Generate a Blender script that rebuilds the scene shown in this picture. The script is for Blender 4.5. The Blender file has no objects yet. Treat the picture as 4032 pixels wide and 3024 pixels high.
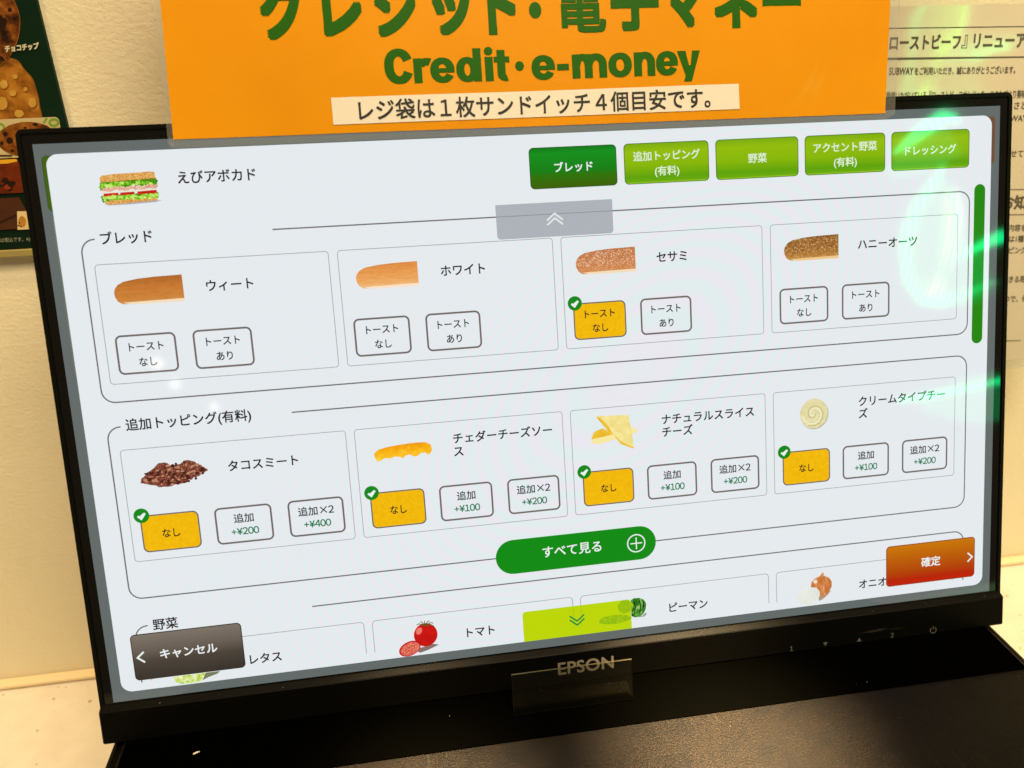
import bpy, math, random
from mathutils import Vector, Matrix
from mathutils.geometry import tessellate_polygon

random.seed(7)
C = bpy.context.scene.collection
SC = bpy.context.scene

# ------------------------------------------------------------------ geometry of the place
S = 0.4766 / 1920.0                 # one display pixel in metres
LEAN = math.radians(16.5)           # the screen leans back
CP, SP = math.cos(LEAN), math.sin(LEAN)
CHIN_Z = 0.0035
H0 = -(CP * (-(1160.0 - 540.0) * S) + SP * CHIN_Z)
WALL_Y = 0.125                      # wall behind the kiosk
MW = Matrix(((1, 0, 0, 0), (0, SP, -CP, 0), (0, CP, SP, H0), (0, 0, 0, 1)))   # monitor frame -> world
FPX = 3050.0                        # focal length in pixels of the 4032 x 3024 photograph
RL = Matrix(((0.98842244, -0.06411676, 0.13751411),
             (-0.08211548, -0.98817527, 0.12948622),
             (0.1275858, -0.13927913, -0.98199959)))      # monitor frame -> camera (x right, y down, z ahead)
CL = Vector((-0.07926229, 0.06264724, 0.38345109))
CW = MW @ CL
RW = MW.to_3x3()


def ray(px, py):
    return RW @ (RL.transposed() @ Vector(((px - 2016) / FPX, (py - 1512) / FPX, 1.0)))


def on_plane(px, py, axis, val):
    d = ray(px, py)
    return CW + d * ((val - CW[axis]) / d[axis])


# ------------------------------------------------------------------ camera
cam = bpy.data.cameras.new('camera')
cam.sensor_width = 36.0
cam.lens = FPX / 4032 * 36
cam.clip_start, cam.clip_end = 0.02, 60
cam.dof.use_dof = True
cam.dof.focus_distance = 0.40
cam.dof.aperture_fstop = 8.5
co = bpy.data.objects.new('camera', cam)
C.objects.link(co)
RC = RL @ RW.transposed()           # world -> camera rows: right, down, ahead
r, d, a = RC[0], RC[1], RC[2]
M = Matrix(((r[0], -d[0], -a[0], CW[0]), (r[1], -d[1], -a[1], CW[1]), (r[2], -d[2], -a[2], CW[2]), (0, 0, 0, 1)))
co.matrix_world = M
SC.camera = co

# ------------------------------------------------------------------ world, lamps, exposure
w = bpy.data.worlds.new('World')
SC.world = w
w.use_nodes = True
w.node_tree.nodes['Background'].inputs[0].default_value = (1.0, 0.74, 0.42, 1)
w.node_tree.nodes['Background'].inputs[1].default_value = 0.10


def lamp(name, kind, loc, target, energy, color, **kw):
    l = bpy.data.lights.new(name, kind)
    l.energy, l.color = energy, color
    for k, v in kw.items():
        setattr(l, k, v)
    o = bpy.data.objects.new(name, l)
    o.location = loc
    o.rotation_euler = (Vector(target) - Vector(loc)).to_track_quat('-Z', 'Y').to_euler()
    C.objects.link(o)
    return o


WARM = (1.0, 0.72, 0.38)
lamp('ceiling_panel', 'AREA', (0.35, -0.85, 1.75), (0, 0, 0.15), 36, (1.0, 0.80, 0.53), shape='RECTANGLE', size=0.9, size_y=0.5)
lamp('wall_downlight', 'SPOT', (-0.05, -0.20, 1.55), (-0.02, 0.08, 0), 40, WARM, spot_size=1.0, spot_blend=0.6, shadow_soft_size=0.05)
lamp('left_fill_spot', 'SPOT', (-0.62, -0.42, 1.35), (-0.38, 0.12, 0.12), 34, WARM, spot_size=0.42, spot_blend=0.9, shadow_soft_size=0.04)  # unseen spot added to brighten the lower left wall and counter
lamp('base_pool_spot', 'SPOT', (0.18, 0.07, 1.5), (0.060, -0.098, 0), 3300, (1.0, 0.72, 0.38), spot_size=0.092, spot_blend=1.0, shadow_soft_size=0.03)  # unseen narrow spot, added to put the brown glare pool on the base
lamp('base_pool_spot', 'SPOT', (-0.16, 0.07, 1.5), (-0.088, -0.106, 0), 2300, (1.0, 0.72, 0.38), spot_size=0.075, spot_blend=1.0, shadow_soft_size=0.03)  # second added spot, for the weaker pool on the left
lamp('counter_downlight', 'SPOT', (0.62, -0.42, 1.35), (0.38, 0.12, 0.06), 60, WARM, spot_size=0.42, spot_blend=0.8, shadow_soft_size=0.04)
for x, y, z in ((-2.40, -7.0, 1.66), (-2.48, -7.8, 1.60), (-2.55, -9.6, 1.60)):
    lamp('far_downlight', 'AREA', (x, y, z), (0, 0, 0.2), 0.2, (1, 0.88, 0.66), shape='DISK', size=0.11)
SC.view_settings.view_transform = 'Standard'
SC.view_settings.look = 'None'
SC.view_settings.exposure = 0
SC.view_settings.gamma = 1
SC.view_settings.use_curve_mapping = False


# ------------------------------------------------------------------ materials
def lin(c):
    f = lambda v: (v / 255 / 12.92) if v / 255 <= 0.04045 else ((v / 255 + 0.055) / 1.055) ** 2.4
    return (f(c[0]), f(c[1]), f(c[2]), 1.0)


def new_mat(name):
    m = bpy.data.materials.new(name)
    m.use_nodes = True
    nt = m.node_tree
    return m, nt, nt.nodes['Principled BSDF']


def noise_node(nt, scale, detail=4.0, rough=0.55, coord='Object', stretch=None, dist=0.0):
    tc = nt.nodes.new('ShaderNodeTexCoord')
    n = nt.nodes.new('ShaderNodeTexNoise')
    n.inputs['Scale'].default_value = scale
    n.inputs['Detail'].default_value = detail
    n.inputs['Roughness'].default_value = rough
    n.inputs['Distortion'].default_value = dist
    if stretch:
        mp = nt.nodes.new('ShaderNodeMapping')
        mp.inputs['Scale'].default_value = stretch
        nt.links.new(tc.outputs[coord], mp.inputs[0])
        nt.links.new(mp.outputs[0], n.inputs['Vector'])
    else:
        nt.links.new(tc.outputs[coord], n.inputs['Vector'])
    return n


def ramp(nt, fac, stops):
    r = nt.nodes.new('ShaderNodeValToRGB')
    e = r.color_ramp.elements
    while len(e) < len(stops):
        e.new(0.5)
    for el, (p, c) in zip(e, stops):
        el.position = p
        el.color = c
    nt.links.new(fac, r.inputs[0])
    return r.outputs[0]


def math_node(nt, op, a, b=None, clamp=False):
    n = nt.nodes.new('ShaderNodeMath')
    n.operation = op
    n.use_clamp = clamp
    for i, v in enumerate((a, b)):
        if v is None:
            continue
        if isinstance(v, (int, float)):
            n.inputs[i].default_value = v
        else:
            nt.links.new(v, n.inputs[i])
    return n.outputs[0]


def local_uv(nt):
    """display pixel coordinates (u right, v down) from the panel's own object coordinates"""
    tc = nt.nodes.new('ShaderNodeTexCoord')
    sp = nt.nodes.new('ShaderNodeSeparateXYZ')
    nt.links.new(tc.outputs['Object'], sp.inputs[0])
    u = math_node(nt, 'ADD', math_node(nt, 'DIVIDE', sp.outputs[0], S), 960)
    v = math_node(nt, 'SUBTRACT', 540, math_node(nt, 'DIVIDE', sp.outputs[1], S))
    return u, v


def glassy(p):
    p.inputs['Base Color'].default_value = (0.004, 0.004, 0.004, 1)
    p.inputs['Roughness'].default_value = 0.042
    p.inputs['Specular IOR Level'].default_value = 0.5


EM = {}


def lcd(name, rgb, k=1.0):
    """a lit colour of the display behind its glass"""
    key = (name, rgb, k)
    if key in EM:
        return EM[key]
    m, nt, p = new_mat(name)
    glassy(p)
    p.inputs['Emission Color'].default_value = lin(rgb)
    p.inputs['Emission Strength'].default_value = k
    EM[key] = m
    return m


def lcd_grad(name, v0, v1, stops):
    m, nt, p = new_mat(name)
    glassy(p)
    u, v = local_uv(nt)
    f = math_node(nt, 'DIVIDE', math_node(nt, 'SUBTRACT', v, v0), v1 - v0, True)
    nt.links.new(ramp(nt, f, [(q, lin(c)) for q, c in stops]), p.inputs['Emission Color'])
    p.inputs['Emission Strength'].default_value = 1
    return m


def lcd_food(name, scale, stops, v0=None, v1=None, vstops=None, detail=5.0, rough=0.6, stretch=None, mix=0.5):
    """a photograph shown on the display: mottled colour, optionally with top-to-bottom tones"""
    m, nt, p = new_mat(name)
    glassy(p)
    n = noise_node(nt, scale, detail, rough, stretch=stretch)
    col = ramp(nt, n.outputs[0], [(q, lin(c)) for q, c in stops])
    if vstops:
        u, v = local_uv(nt)
        f = math_node(nt, 'DIVIDE', math_node(nt, 'SUBTRACT', v, v0), v1 - v0, True)
        c2 = ramp(nt, f, [(q, lin(c)) for q, c in vstops])
        mx = nt.nodes.new('ShaderNodeMix')
        mx.data_type = 'RGBA'
        mx.inputs[0].default_value = mix
        nt.links.new(col, mx.inputs[6])
        nt.links.new(c2, mx.inputs[7])
        col = mx.outputs[2]
    nt.links.new(col, p.inputs['Emission Color'])
    p.inputs['Emission Strength'].default_value = 1
    return m


def solid(name, rgb, rough=0.5, spec=0.5, metal=0.0, coat=0.0, noise=None, bump=None, linear=False):
    """an unlit surface; noise=(scale, amount), bump=(scale, distance)"""
    m, nt, p = new_mat(name)
    base = (*rgb, 1.0) if linear else lin(rgb)
    p.inputs['Base Color'].default_value = base
    p.inputs['Roughness'].default_value = rough
    p.inputs['Specular IOR Level'].default_value = spec
    p.inputs['Metallic'].default_value = metal
    p.inputs['Coat Weight'].default_value = coat
    p.inputs['Coat Roughness'].default_value = 0.08
    if noise:
        sc, am = noise
        n = noise_node(nt, sc, 6)
        lo = tuple(v * (1 - am) for v in base[:3]) + (1,)
        hi = tuple(min(1, v * (1 + am)) for v in base[:3]) + (1,)
        nt.links.new(ramp(nt, n.outputs[0], [(0.3, lo), (0.7, hi)]), p.inputs['Base Color'])
    if bump:
        sc, di = bump
        n = noise_node(nt, sc, 5, 0.6)
        b = nt.nodes.new('ShaderNodeBump')
        b.inputs['Distance'].default_value = di
        nt.links.new(n.outputs[0], b.inputs['Height'])
        nt.links.new(b.outputs[0], p.inputs['Normal'])
    return m


# ------------------------------------------------------------------ mesh helpers
TEXT = {}


def glyphs(body, offset=0.0, shear=0.0, spacing=1.0):
    key = (body, offset, shear, spacing)
    if key not in TEXT:
        c = bpy.data.curves.new('lettering', 'FONT')
        c.body, c.size, c.offset, c.shear, c.space_character = body, 1.0, offset, shear, spacing
        c.resolution_u = 4
        o = bpy.data.objects.new('lettering', c)
        C.objects.link(o)
        bpy.context.view_layer.update()
        me = bpy.data.meshes.new_from_object(o.evaluated_get(bpy.context.evaluated_depsgraph_get()))
        TEXT[key] = ([v.co.to_2d() for v in me.vertices], [tuple(p.vertices) for p in me.polygons])
        bpy.data.objects.remove(o)
        bpy.data.curves.remove(c)
        bpy.data.meshes.remove(me)
    return TEXT[key]


def ui_map(u, v, z):
    return Vector(((u - 960) * S, (540 - v) * S, z))


class MB:
    """collects flat shapes in a (u right, v down) frame plus solid shapes, becomes one mesh object"""

    def __init__(self, fmap=ui_map, flip=True):
        self.v, self.f, self.m, self.fmap, self.z, self.flip = [], [], [], fmap, 0.0, flip

    def add(self, pts, faces, mat):
        o = len(self.v)
        self.v += [Vector(p) for p in pts]
        for f in faces:
            self.f.append([i + o for i in f])
            self.m.append(mat)

    def poly(self, uv, mat, z=None):
        z = self.z if z is None else z
        pts = [self.fmap(u, v, z) for u, v in uv]
        tri = tessellate_polygon([[Vector((u, v, 0)) for u, v in uv]])
        out = []
        for t in tri:
            (ax, ay), (bx, by), (cx, cy) = (uv[i] for i in t)
            cr = (bx - ax) * (cy - ay) - (by - ay) * (cx - ax)
            out.append(tuple(t) if (cr < 0) == self.flip else tuple(reversed(t)))
        self.add(pts, out, mat)

    @staticmethod
    def rr(u0, v0, u1, v1, r, n=7):
        if r <= 0:
            return [(u0, v0), (u1, v0), (u1, v1), (u0, v1)]
        out = []
        for cx, cy, a0 in ((u1 - r, v0 + r, -90), (u1 - r, v1 - r, 0), (u0 + r, v1 - r, 90), (u0 + r, v0 + r, 180)):
            for i in range(n + 1):
                an = math.radians(a0 + 90 * i / n)
                out.append((cx + r * math.cos(an), cy + r * math.sin(an)))
        return out

    def rect(self, u0, v0, u1, v1, mat, r=0, z=None):
        self.poly(self.rr(u0, v0, u1, v1, r), mat, z)

    def ring(self, outer, inner, mat, z=None):
        z = self.z if z is None else z
        n = len(outer)
        pts = [self.fmap(u, v, z) for u, v in outer + inner]
        fs = []
        for i in range(n):
            j = (i + 1) % n
            q = (i, n + i, n + j, j)
            (ax, ay), (bx, by), (cx, cy) = outer[i], inner[i], inner[j]
            cr = (bx - ax) * (cy - ay) - (by - ay) * (cx - ax)
            fs.append(q if (cr <= 0) == self.flip else tuple(reversed(q)))
        self.add(pts, fs, mat)

    def frame(self, u0, v0, u1, v1, r, w, mat, z=None):
        self.ring(self.rr(u0, v0, u1, v1, r), self.rr(u0 + w, v0 + w, u1 - w, v1 - w, max(r - w, 0.01)), mat, z)

    def ell(self, u, v, a, b, mat, z=None, n=32, rot=0, wob=0, seed=0):
        rn = random.Random(seed)
        ph = [rn.uniform(0, 6.28) for _ in range(4)]
        pts = []
        for i in range(n):
            t = 2 * math.pi * i / n
            k = 1 + wob * (math.sin(3 * t + ph[0]) + math.sin(5 * t + ph[1]) + 0.7 * math.sin(9 * t + ph[2]) + 0.6 * math.sin(14 * t + ph[3])) / 3
            x, y = a * k * math.cos(t), b * k * math.sin(t)
            pts.append((u + x * math.cos(rot) - y * math.sin(rot), v + x * math.sin(rot) + y * math.cos(rot)))
        self.poly(pts, mat, z)

    def line(self, pts, w, mat, z=None):
        """a stroke of constant width along an open polyline"""
        L, R = [], []
        for i, p in enumerate(pts):
            a = Vector(pts[max(i - 1, 0)])
            b = Vector(pts[min(i + 1, len(pts) - 1)])
            t = (b - a).normalized()
            nrm = Vector((-t.y, t.x))
            k = 1.0
            if 0 < i < len(pts) - 1:
                t1 = (Vector(p) - a).normalized()
                k = 1 / max(0.35, abs(t1.dot(t)))
            L.append(Vector(p) + nrm * w / 2 * k)
            R.append(Vector(p) - nrm * w / 2 * k)
        for i in range(len(pts) - 1):
            self.poly([tuple(L[i]), tuple(L[i + 1]), tuple(R[i + 1]), tuple(R[i])], mat, z)

    def text(self, body, u, v, em, mat, align='l', z=None, weight=0.0, shear=0.0, fit=None, rot=0.0, spacing=1.0, sx=1.0):
        """v is the middle line of the characters; fit=(u0,v0,u1,v1) stretches to a box instead"""
        z = self.z if z is None else z
        vs, fs = glyphs(body, 0.0, shear, spacing)
        if fit and weight > 0:
            xs_, ys_ = [p.x for p in vs], [p.y for p in vs]
            gw = (fit[2] - fit[0]) / (max(xs_) - min(xs_) + 2 * weight) * weight
            gh = (fit[3] - fit[1]) / (max(ys_) - min(ys_) + 2 * weight) * weight
            fit = (fit[0] + gw, fit[1] + gh, fit[2] - gw, fit[3] - gh)
        x0, x1 = min(p.x for p in vs), max(p.x for p in vs)
        y0, y1 = min(p.y for p in vs), max(p.y for p in vs)
        pts = []
        cr, sr = math.cos(rot), math.sin(rot)
        for p in vs:
            if fit:
                a = fit[0] + (p.x - x0) / (x1 - x0) * (fit[2] - fit[0])
                b = fit[3] - (p.y - y0) / (y1 - y0) * (fit[3] - fit[1])
                cu, cv = (fit[0] + fit[2]) / 2, (fit[1] + fit[3]) / 2
                da, db = a - cu, b - cv
            else:
                base = x0 if align == 'l' else (x0 + x1) / 2 if align == 'c' else x1
                da, db = (p.x - base) * em * sx, -(p.y - 0.38) * em
                cu, cv = u, v
            pts.append(self.fmap(cu + da * cr - db * sr, cv + da * sr + db * cr, z))
        ff = [f if self.flip else tuple(reversed(f)) for f in fs]
        if weight <= 0:
            self.add(pts, ff, mat)
            return
        n = 8 if weight > 0.02 else 4
        k = (fit[3] - fit[1]) / (y1 - y0) if fit else em
        ku = (fit[2] - fit[0]) / (x1 - x0) if fit else em * sx
        for i in range(n):
            cx_, cy_ = ((1, 1), (-1, 1), (-1, -1), (1, -1), (1, 0), (-1, 0), (0, 1), (0, -1))[i]
            du, dv = weight * ku * cx_, weight * k * cy_
            e = self.fmap(du, dv, 0) - self.fmap(0, 0, 0) if self.fmap is ui_map else None
            if e is None:
                q = []
                for p in vs:
                    if fit:
                        a = fit[0] + (p.x - x0) / (x1 - x0) * (fit[2] - fit[0])
                        b = fit[3] - (p.y - y0) / (y1 - y0) * (fit[3] - fit[1])
                        cu, cv = (fit[0] + fit[2]) / 2, (fit[1] + fit[3]) / 2
                        da, db = a - cu + du, b - cv + dv
                    else:
                        base = x0 if align == 'l' else (x0 + x1) / 2 if align == 'c' else x1
                        da, db = (p.x - base) * em * sx + du, -(p.y - 0.38) * em + dv
                        cu, cv = u, v
                    q.append(self.fmap(cu + da * cr - db * sr, cv + da * sr + db * cr, z + i * 4e-6))
            else:
                q = [p + e + Vector((0, 0, i * 4e-6)) for p in pts]
            self.add(q, ff, mat)

    def digits(self, txt, u, v, em, mat, z=None, weight=0.0):
        """centred run of figures from the wide forms, set at the pitch of narrow ones"""
        w = {'+': 0.60, '¥': 0.58}
        tot = sum(w.get(c, 0.56) for c in txt) * em
        x = u - tot / 2
        for c in txt:
            a = w.get(c, 0.56) * em
            g = c if c in '+¥' else chr(ord(c) + 0xFEE0)
            self.text(g, x + a / 2, v, em, mat, 'c', z=z, weight=weight, sx=0.98)
            x += a

    def box(self, lo, hi, mat=0, bevel=0.0, seg=2, taper=None):
        """axis-aligned solid in the object's own frame, rounded by a chamfer loop"""
        import bmesh
        bm = bmesh.new()
        bmesh.ops.create_cube(bm, size=1)
        for v in bm.verts:
            for i in range(3):
                v.co[i] = lo[i] + (v.co[i] + 0.5) * (hi[i] - lo[i])
        if bevel:
            bmesh.ops.bevel(bm, geom=bm.edges[:], offset=bevel, segments=seg, affect='EDGES', profile=0.5)
        bm.verts.index_update()
        self.add([v.co for v in bm.verts], [[v.index for v in f.verts] for f in bm.faces], mat)
        bm.free()

    def prism(self, uv, z0, z1, mat):
        """an outline given thickness along the frame's normal"""
        self.poly(uv, mat, z1)
        n = len(uv)
        ar = sum(uv[i][0] * uv[(i + 1) % n][1] - uv[(i + 1) % n][0] * uv[i][1] for i in range(n))
        pts = [self.fmap(u, v, z1) for u, v in uv] + [self.fmap(u, v, z0) for u, v in uv]
        fs = []
        for i in range(n):
            j = (i + 1) % n
            q = (i, j, n + j, n + i)
            fs.append(q if ar < 0 else tuple(reversed(q)))
        self.add(pts, fs, mat)
        self.add([self.fmap(u, v, z0) for u, v in uv], [tuple(range(n)) if ar > 0 else tuple(reversed(range(n)))], mat)

    def build(self, name, mats, parent=None, label=None, smooth=False):
        me = bpy.data.meshes.new(name)
        me.from_pydata([tuple(v) for v in self.v], [], self.f)
        for m in (mats if isinstance(mats, (list, tuple)) else [mats]):
            me.materials.append(m)
        me.polygons.foreach_set('material_index', self.m)
        if smooth:
            me.polygons.foreach_set('use_smooth', [True] * len(me.polygons))
        me.update()
        o = bpy.data.objects.new(name, me)
        C.objects.link(o)
        if parent:
            o.parent = parent
        if label:
            o['label'] = label
        return o


def thing(name, label, cat, mat=None, group=None):
    o = bpy.data.objects.new(name, None)
    C.objects.link(o)
    if mat is not None:
        o.matrix_world = mat
    o['label'], o['category'] = label, cat
    if group:
        o['group'] = group
    o.empty_display_size = 0.05
    return o


# ------------------------------------------------------------------ the setting: wall and counter
COUNTER_Z = -0.105


def wall_material():
    m, nt, p = new_mat('cream_wallpaper')
    p.inputs['Roughness'].default_value = 0.75
    p.inputs['Specular IOR Level'].default_value = 0.25
    n0 = noise_node(nt, 6, 3)
    nt.links.new(ramp(nt, n0.outputs[0], [(0.3, (0.79, 0.73, 0.53, 1)), (0.7, (0.84, 0.78, 0.58, 1))]), p.inputs['Base Color'])
    n1 = noise_node(nt, 420, 3, 0.5, stretch=(0.8, 1, 1.2), dist=0.3)
    n2 = noise_node(nt, 1100, 3, 0.6)
    h = math_node(nt, 'ADD', n1.outputs[0], math_node(nt, 'MULTIPLY', n2.outputs[0], 0.35))
    b = nt.nodes.new('ShaderNodeBump')
    b.inputs['Distance'].default_value = 0.00030
    b.inputs['Strength'].default_value = 0.9
    nt.links.new(h, b.inputs['Height'])
    nt.links.new(b.outputs[0], p.inputs['Normal'])
    return m


def counter_material():
    m, nt, p = new_mat('speckled_stone')
    p.inputs['Roughness'].default_value = 0.28
    p.inputs['Specular IOR Level'].default_value = 0.4
    tc = nt.nodes.new('ShaderNodeTexCoord')
    vo = nt.nodes.new('ShaderNodeTexVoronoi')
    vo.inputs['Scale'].default_value = 190
    nt.links.new(tc.outputs['Object'], vo.inputs['Vector'])
    big = noise_node(nt, 60, 3)
    sep = nt.nodes.new('ShaderNodeSeparateColor')
    nt.links.new(vo.outputs['Color'], sep.inputs[0])
    size = math_node(nt, 'MULTIPLY', math_node(nt, 'POWER', sep.outputs[0], 3.0), 0.30)
    spot = math_node(nt, 'SUBTRACT', size, vo.outputs['Distance'])
    f = math_node(nt, 'MULTIPLY', spot, 9.0, True)
    f = math_node(nt, 'MULTIPLY', f, 0.75)
    base = ramp(nt, big.outputs[0], [(0.3, (0.66, 0.60, 0.50, 1)), (0.7, (0.73, 0.67, 0.565, 1))])
    mx = nt.nodes.new('ShaderNodeMix')
    mx.data_type = 'RGBA'
    nt.links.new(f, mx.inputs[0])
    nt.links.new(base, mx.inputs[6])
    mx.inputs[7].default_value = (0.25, 0.17, 0.09, 1)
    nt.links.new(mx.outputs[2], p.inputs['Base Color'])
    return m


b = MB()
b.box((-1.6, WALL_Y, COUNTER_Z - 0.02), (1.6, WALL_Y + 0.1, 1.4))
o = b.build('wall', wall_material())
o['kind'] = 'structure'
b = MB()
b.box((-1.6, -0.75, COUNTER_Z - 0.04), (1.6, WALL_Y - 0.003, COUNTER_Z), bevel=0.002)
o = b.build('counter', counter_material())
o['kind'] = 'structure'
b = MB()
b.box((-1.6, WALL_Y - 0.0095, COUNTER_Z + 0.0005), (1.6, WALL_Y - 0.0005, COUNTER_Z + 0.004), bevel=0.0015)
o = b.build('sealant_strip', solid('sealant', (225, 205, 165), 0.5))
o['kind'] = 'structure'

# ------------------------------------------------------------------ the black box the screen stands on
M_BLACK = solid('black_plastic', (0.0024, 0.0022, 0.0017), 0.42, 0.055, linear=True, noise=(900, 0.25), bump=(2500, 0.00006))
M_RIM = solid('rim_plastic', (0.004, 0.004, 0.0035), 0.38, 0.08, linear=True, bump=(1800, 0.00004))
M_STRIP = solid('strip_black', (0.0004, 0.0004, 0.0003), 0.35, 0.0, linear=True, bump=(500, 0.00003))


def base_material():
    m, nt, p = new_mat('grainy_coated_steel')
    n = noise_node(nt, 1100, 5, 0.75)
    st = noise_node(nt, 40, 6, 0.65, dist=1.2)
    st2 = noise_node(nt, 9, 4, 0.6)
    grain = ramp(nt, n.outputs[0], [(0.38, (0.0006, 0.0004, 0.00025, 1)), (0.52, (0.0024, 0.0014, 0.0006, 1)), (0.66, (0.013, 0.0077, 0.0033, 1))])
    blot = ramp(nt, st.outputs[0], [(0.36, (0.35, 0.33, 0.32, 1)), (0.50, (1, 1, 1, 1))])
    mx = nt.nodes.new('ShaderNodeMix')
    mx.data_type = 'RGBA'
    mx.blend_type = 'MULTIPLY'
    mx.inputs[0].default_value = 1
    nt.links.new(grain, mx.inputs[6])
    nt.links.new(blot, mx.inputs[7])
    sc1 = noise_node(nt, 30, 5, 0.7, stretch=(16, 0.9, 1))
    sc2 = noise_node(nt, 11, 2, 0.5)
    sk = math_node(nt, 'MULTIPLY', math_node(nt, 'SUBTRACT', sc1.outputs[0], 0.60), 9.0, True)
    sk = math_node(nt, 'MULTIPLY', sk, math_node(nt, 'MULTIPLY', math_node(nt, 'SUBTRACT', sc2.outputs[0], 0.52), 8.0, True))
    m2 = nt.nodes.new('ShaderNodeMix')
    m2.data_type = 'RGBA'
    nt.links.new(math_node(nt, 'MULTIPLY', sk, 0.5), m2.inputs[0])
    nt.links.new(mx.outputs[2], m2.inputs[6])
    m2.inputs[7].default_value = (0.03, 0.025, 0.018, 1)
    nt.links.new(m2.outputs[2], p.inputs['Base Color'])
    p.inputs['Metallic'].default_value = 0.85
    rr = ramp(nt, st2.outputs[0], [(0.35, (0.38, 0.38, 0.38, 1)), (0.65, (0.52, 0.52, 0.52, 1))])
    nt.links.new(rr, p.inputs['Roughness'])
    bp = nt.nodes.new('ShaderNodeBump')
    bp.inputs['Distance'].default_value = 0.00022
    nt.links.new(n.outputs[0], bp.inputs['Height'])
    nt.links.new(bp.outputs[0], p.inputs['Normal'])
    return m


base = thing('kiosk_base', 'wide black box with a grainy brown sheen on top, carrying the touch screen', 'kiosk base',
             Matrix.Translation((0, -0.06, COUNTER_Z)))
ofs = Vector((0, 0.06, -COUNTER_Z))
b = MB()
b.box(Vector((-0.2425, -0.36, COUNTER_Z + 0.001)) + ofs, Vector((0.2425, 0.085, -0.0042)) + ofs, bevel=0.0025)
b.build('housing', M_BLACK, base)
b = MB()
b.box(Vector((-0.2355, -0.354, -0.0040)) + ofs, Vector((0.2355, 0.078, -0.0006)) + ofs, bevel=0.0012)
b.build('top_plate', base_material(), base)
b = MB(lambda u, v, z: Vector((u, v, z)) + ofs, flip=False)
b.prism(MB.rr(-0.2335, -0.0787, 0.2335, 0.02, 0.002), -0.0005, 0.0, 0)  # thin near-black strip covering the dark band in front of the chin
b.build('black_strip', M_STRIP, base, 'near-black strip along the foot of the screen')

# ------------------------------------------------------------------ the touch screen
mon = thing('touch_screen_monitor', 'black framed order screen showing a Japanese sandwich menu, leaning back on a black box', 'monitor', MW)


def lp(u, v, z=0.0):
    return ui_map(u, v, z)


b = MB()
b.box(lp(-22, 1140, -0.034), lp(1942, -22, -0.0022), bevel=0.004)
b.build('rear_housing', M_BLACK, mon)
b = MB()
RO = MB.rr(-25.5, -26.5, 1946.5, 1120, 13)
RI = MB.rr(-17.5, -18.5, 1938.5, 1110, 4)
b.prism(RO, -0.006, -0.0005, 0)
b.v, b.f, b.m = [], [], []
Z1, Z0 = 0.0006, -0.010
b.ring(RO, RI, 0, Z1)
for loop, sgn in ((RO, 1), (RI, -1)):
    n = len(loop)
    pts = [ui_map(u, v, Z1) for u, v in loop] + [ui_map(u, v, Z0) for u, v in loop]
    fs = []
    for i in range(n):
        j = (i + 1) % n
        q = (i, n + i, n + j, j)
        fs.append(q if sgn > 0 else tuple(reversed(q)))
    b.add(pts, fs, 0)
b.build('frame_rim', M_RIM, mon)

# chin: a slab with a sloped ledge on top
b = MB()
prof = [(1082.2, -0.0002), (1083.2, 0.0006), (1091.5, 0.0031), (1093.5, CHIN_Z), (1157, CHIN_Z), (1160.5, 0.0025), (1161, -0.012), (1082.2, -0.012)]
uL, uR = -25.5, 1946.5
xs = [(uL, -2.5), (uL + 2.5, 0), (uR - 2.5, 0), (uR, -2.5)]
rows = []
for u, dz in xs:
    rows.append([ui_map(u, v + (1.5 if dz and i < 2 else 0), z + (dz * S if z > 0 else 0)) for i, (v, z) in enumerate(prof)])
n = len(prof)
pts = [p for row in rows for p in row]
fs = []
for k in range(len(xs) - 1):
    for i in range(n):
        j = (i + 1) % n
        fs.append((k * n + i, k * n + j, (k + 1) * n + j, (k + 1) * n + i))
fs.append(tuple(reversed(range(n))))
fs.append(tuple((len(xs) - 1) * n + i for i in range(n)))
b.add(pts, fs, 0)
chin = b.build('lower_bezel', M_BLACK, mon)
M_MARK = solid('printed_mark', (92, 88, 78), 0.5, 0.1)
M_LOGO = solid('printed_logo', (0.20, 0.175, 0.135), 0.5, linear=True)
b = MB()
b.z = CHIN_Z + 0.00012
f = lambda u, v: (640.7 + (u - 640.7) * 0.9909, 287.6 + (v - 287.6) * 0.9909)
x0, y0 = f(901, 1118.5)
x1, y1 = f(1024.5, 1147)
b.text('EPSON', 0, 0, 0, 0, fit=(x0, y0, x1, y1), weight=0.016, spacing=1.04)
b.build('brand_lettering', M_LOGO, chin)


def chin_mark(body, u, v):
    b = MB()
    b.z = CHIN_Z + 0.00012
    u, v = f(u, v)
    if body == 'down':
        b.poly([(u - 5.5, v - 4.5), (u + 5.5, v - 4.5), (u, v + 4.5)], 0)
    elif body == 'up':
        b.poly([(u - 5.5, v + 4.5), (u + 5.5, v + 4.5), (u, v - 4.5)], 0)
    elif body == 'power':
        arc = [(u + 7.2 * math.sin(math.radians(t)), v + 1 - 7.2 * math.cos(math.radians(t))) for t in range(32, 329, 12)]
        b.line(arc, 1.7, 0)
        b.line([(u, v - 9), (u, v - 0.5)], 1.7, 0)
    else:
        b.digits(body, u, v, 14, 0, weight=0.01)
    b.build('button_mark', M_MARK, chin)


for body, u in (('1', 1434), ('down', 1515), ('up', 1597), ('2', 1678), ('power', 1780)):
    chin_mark(body, u, 1157)

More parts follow.
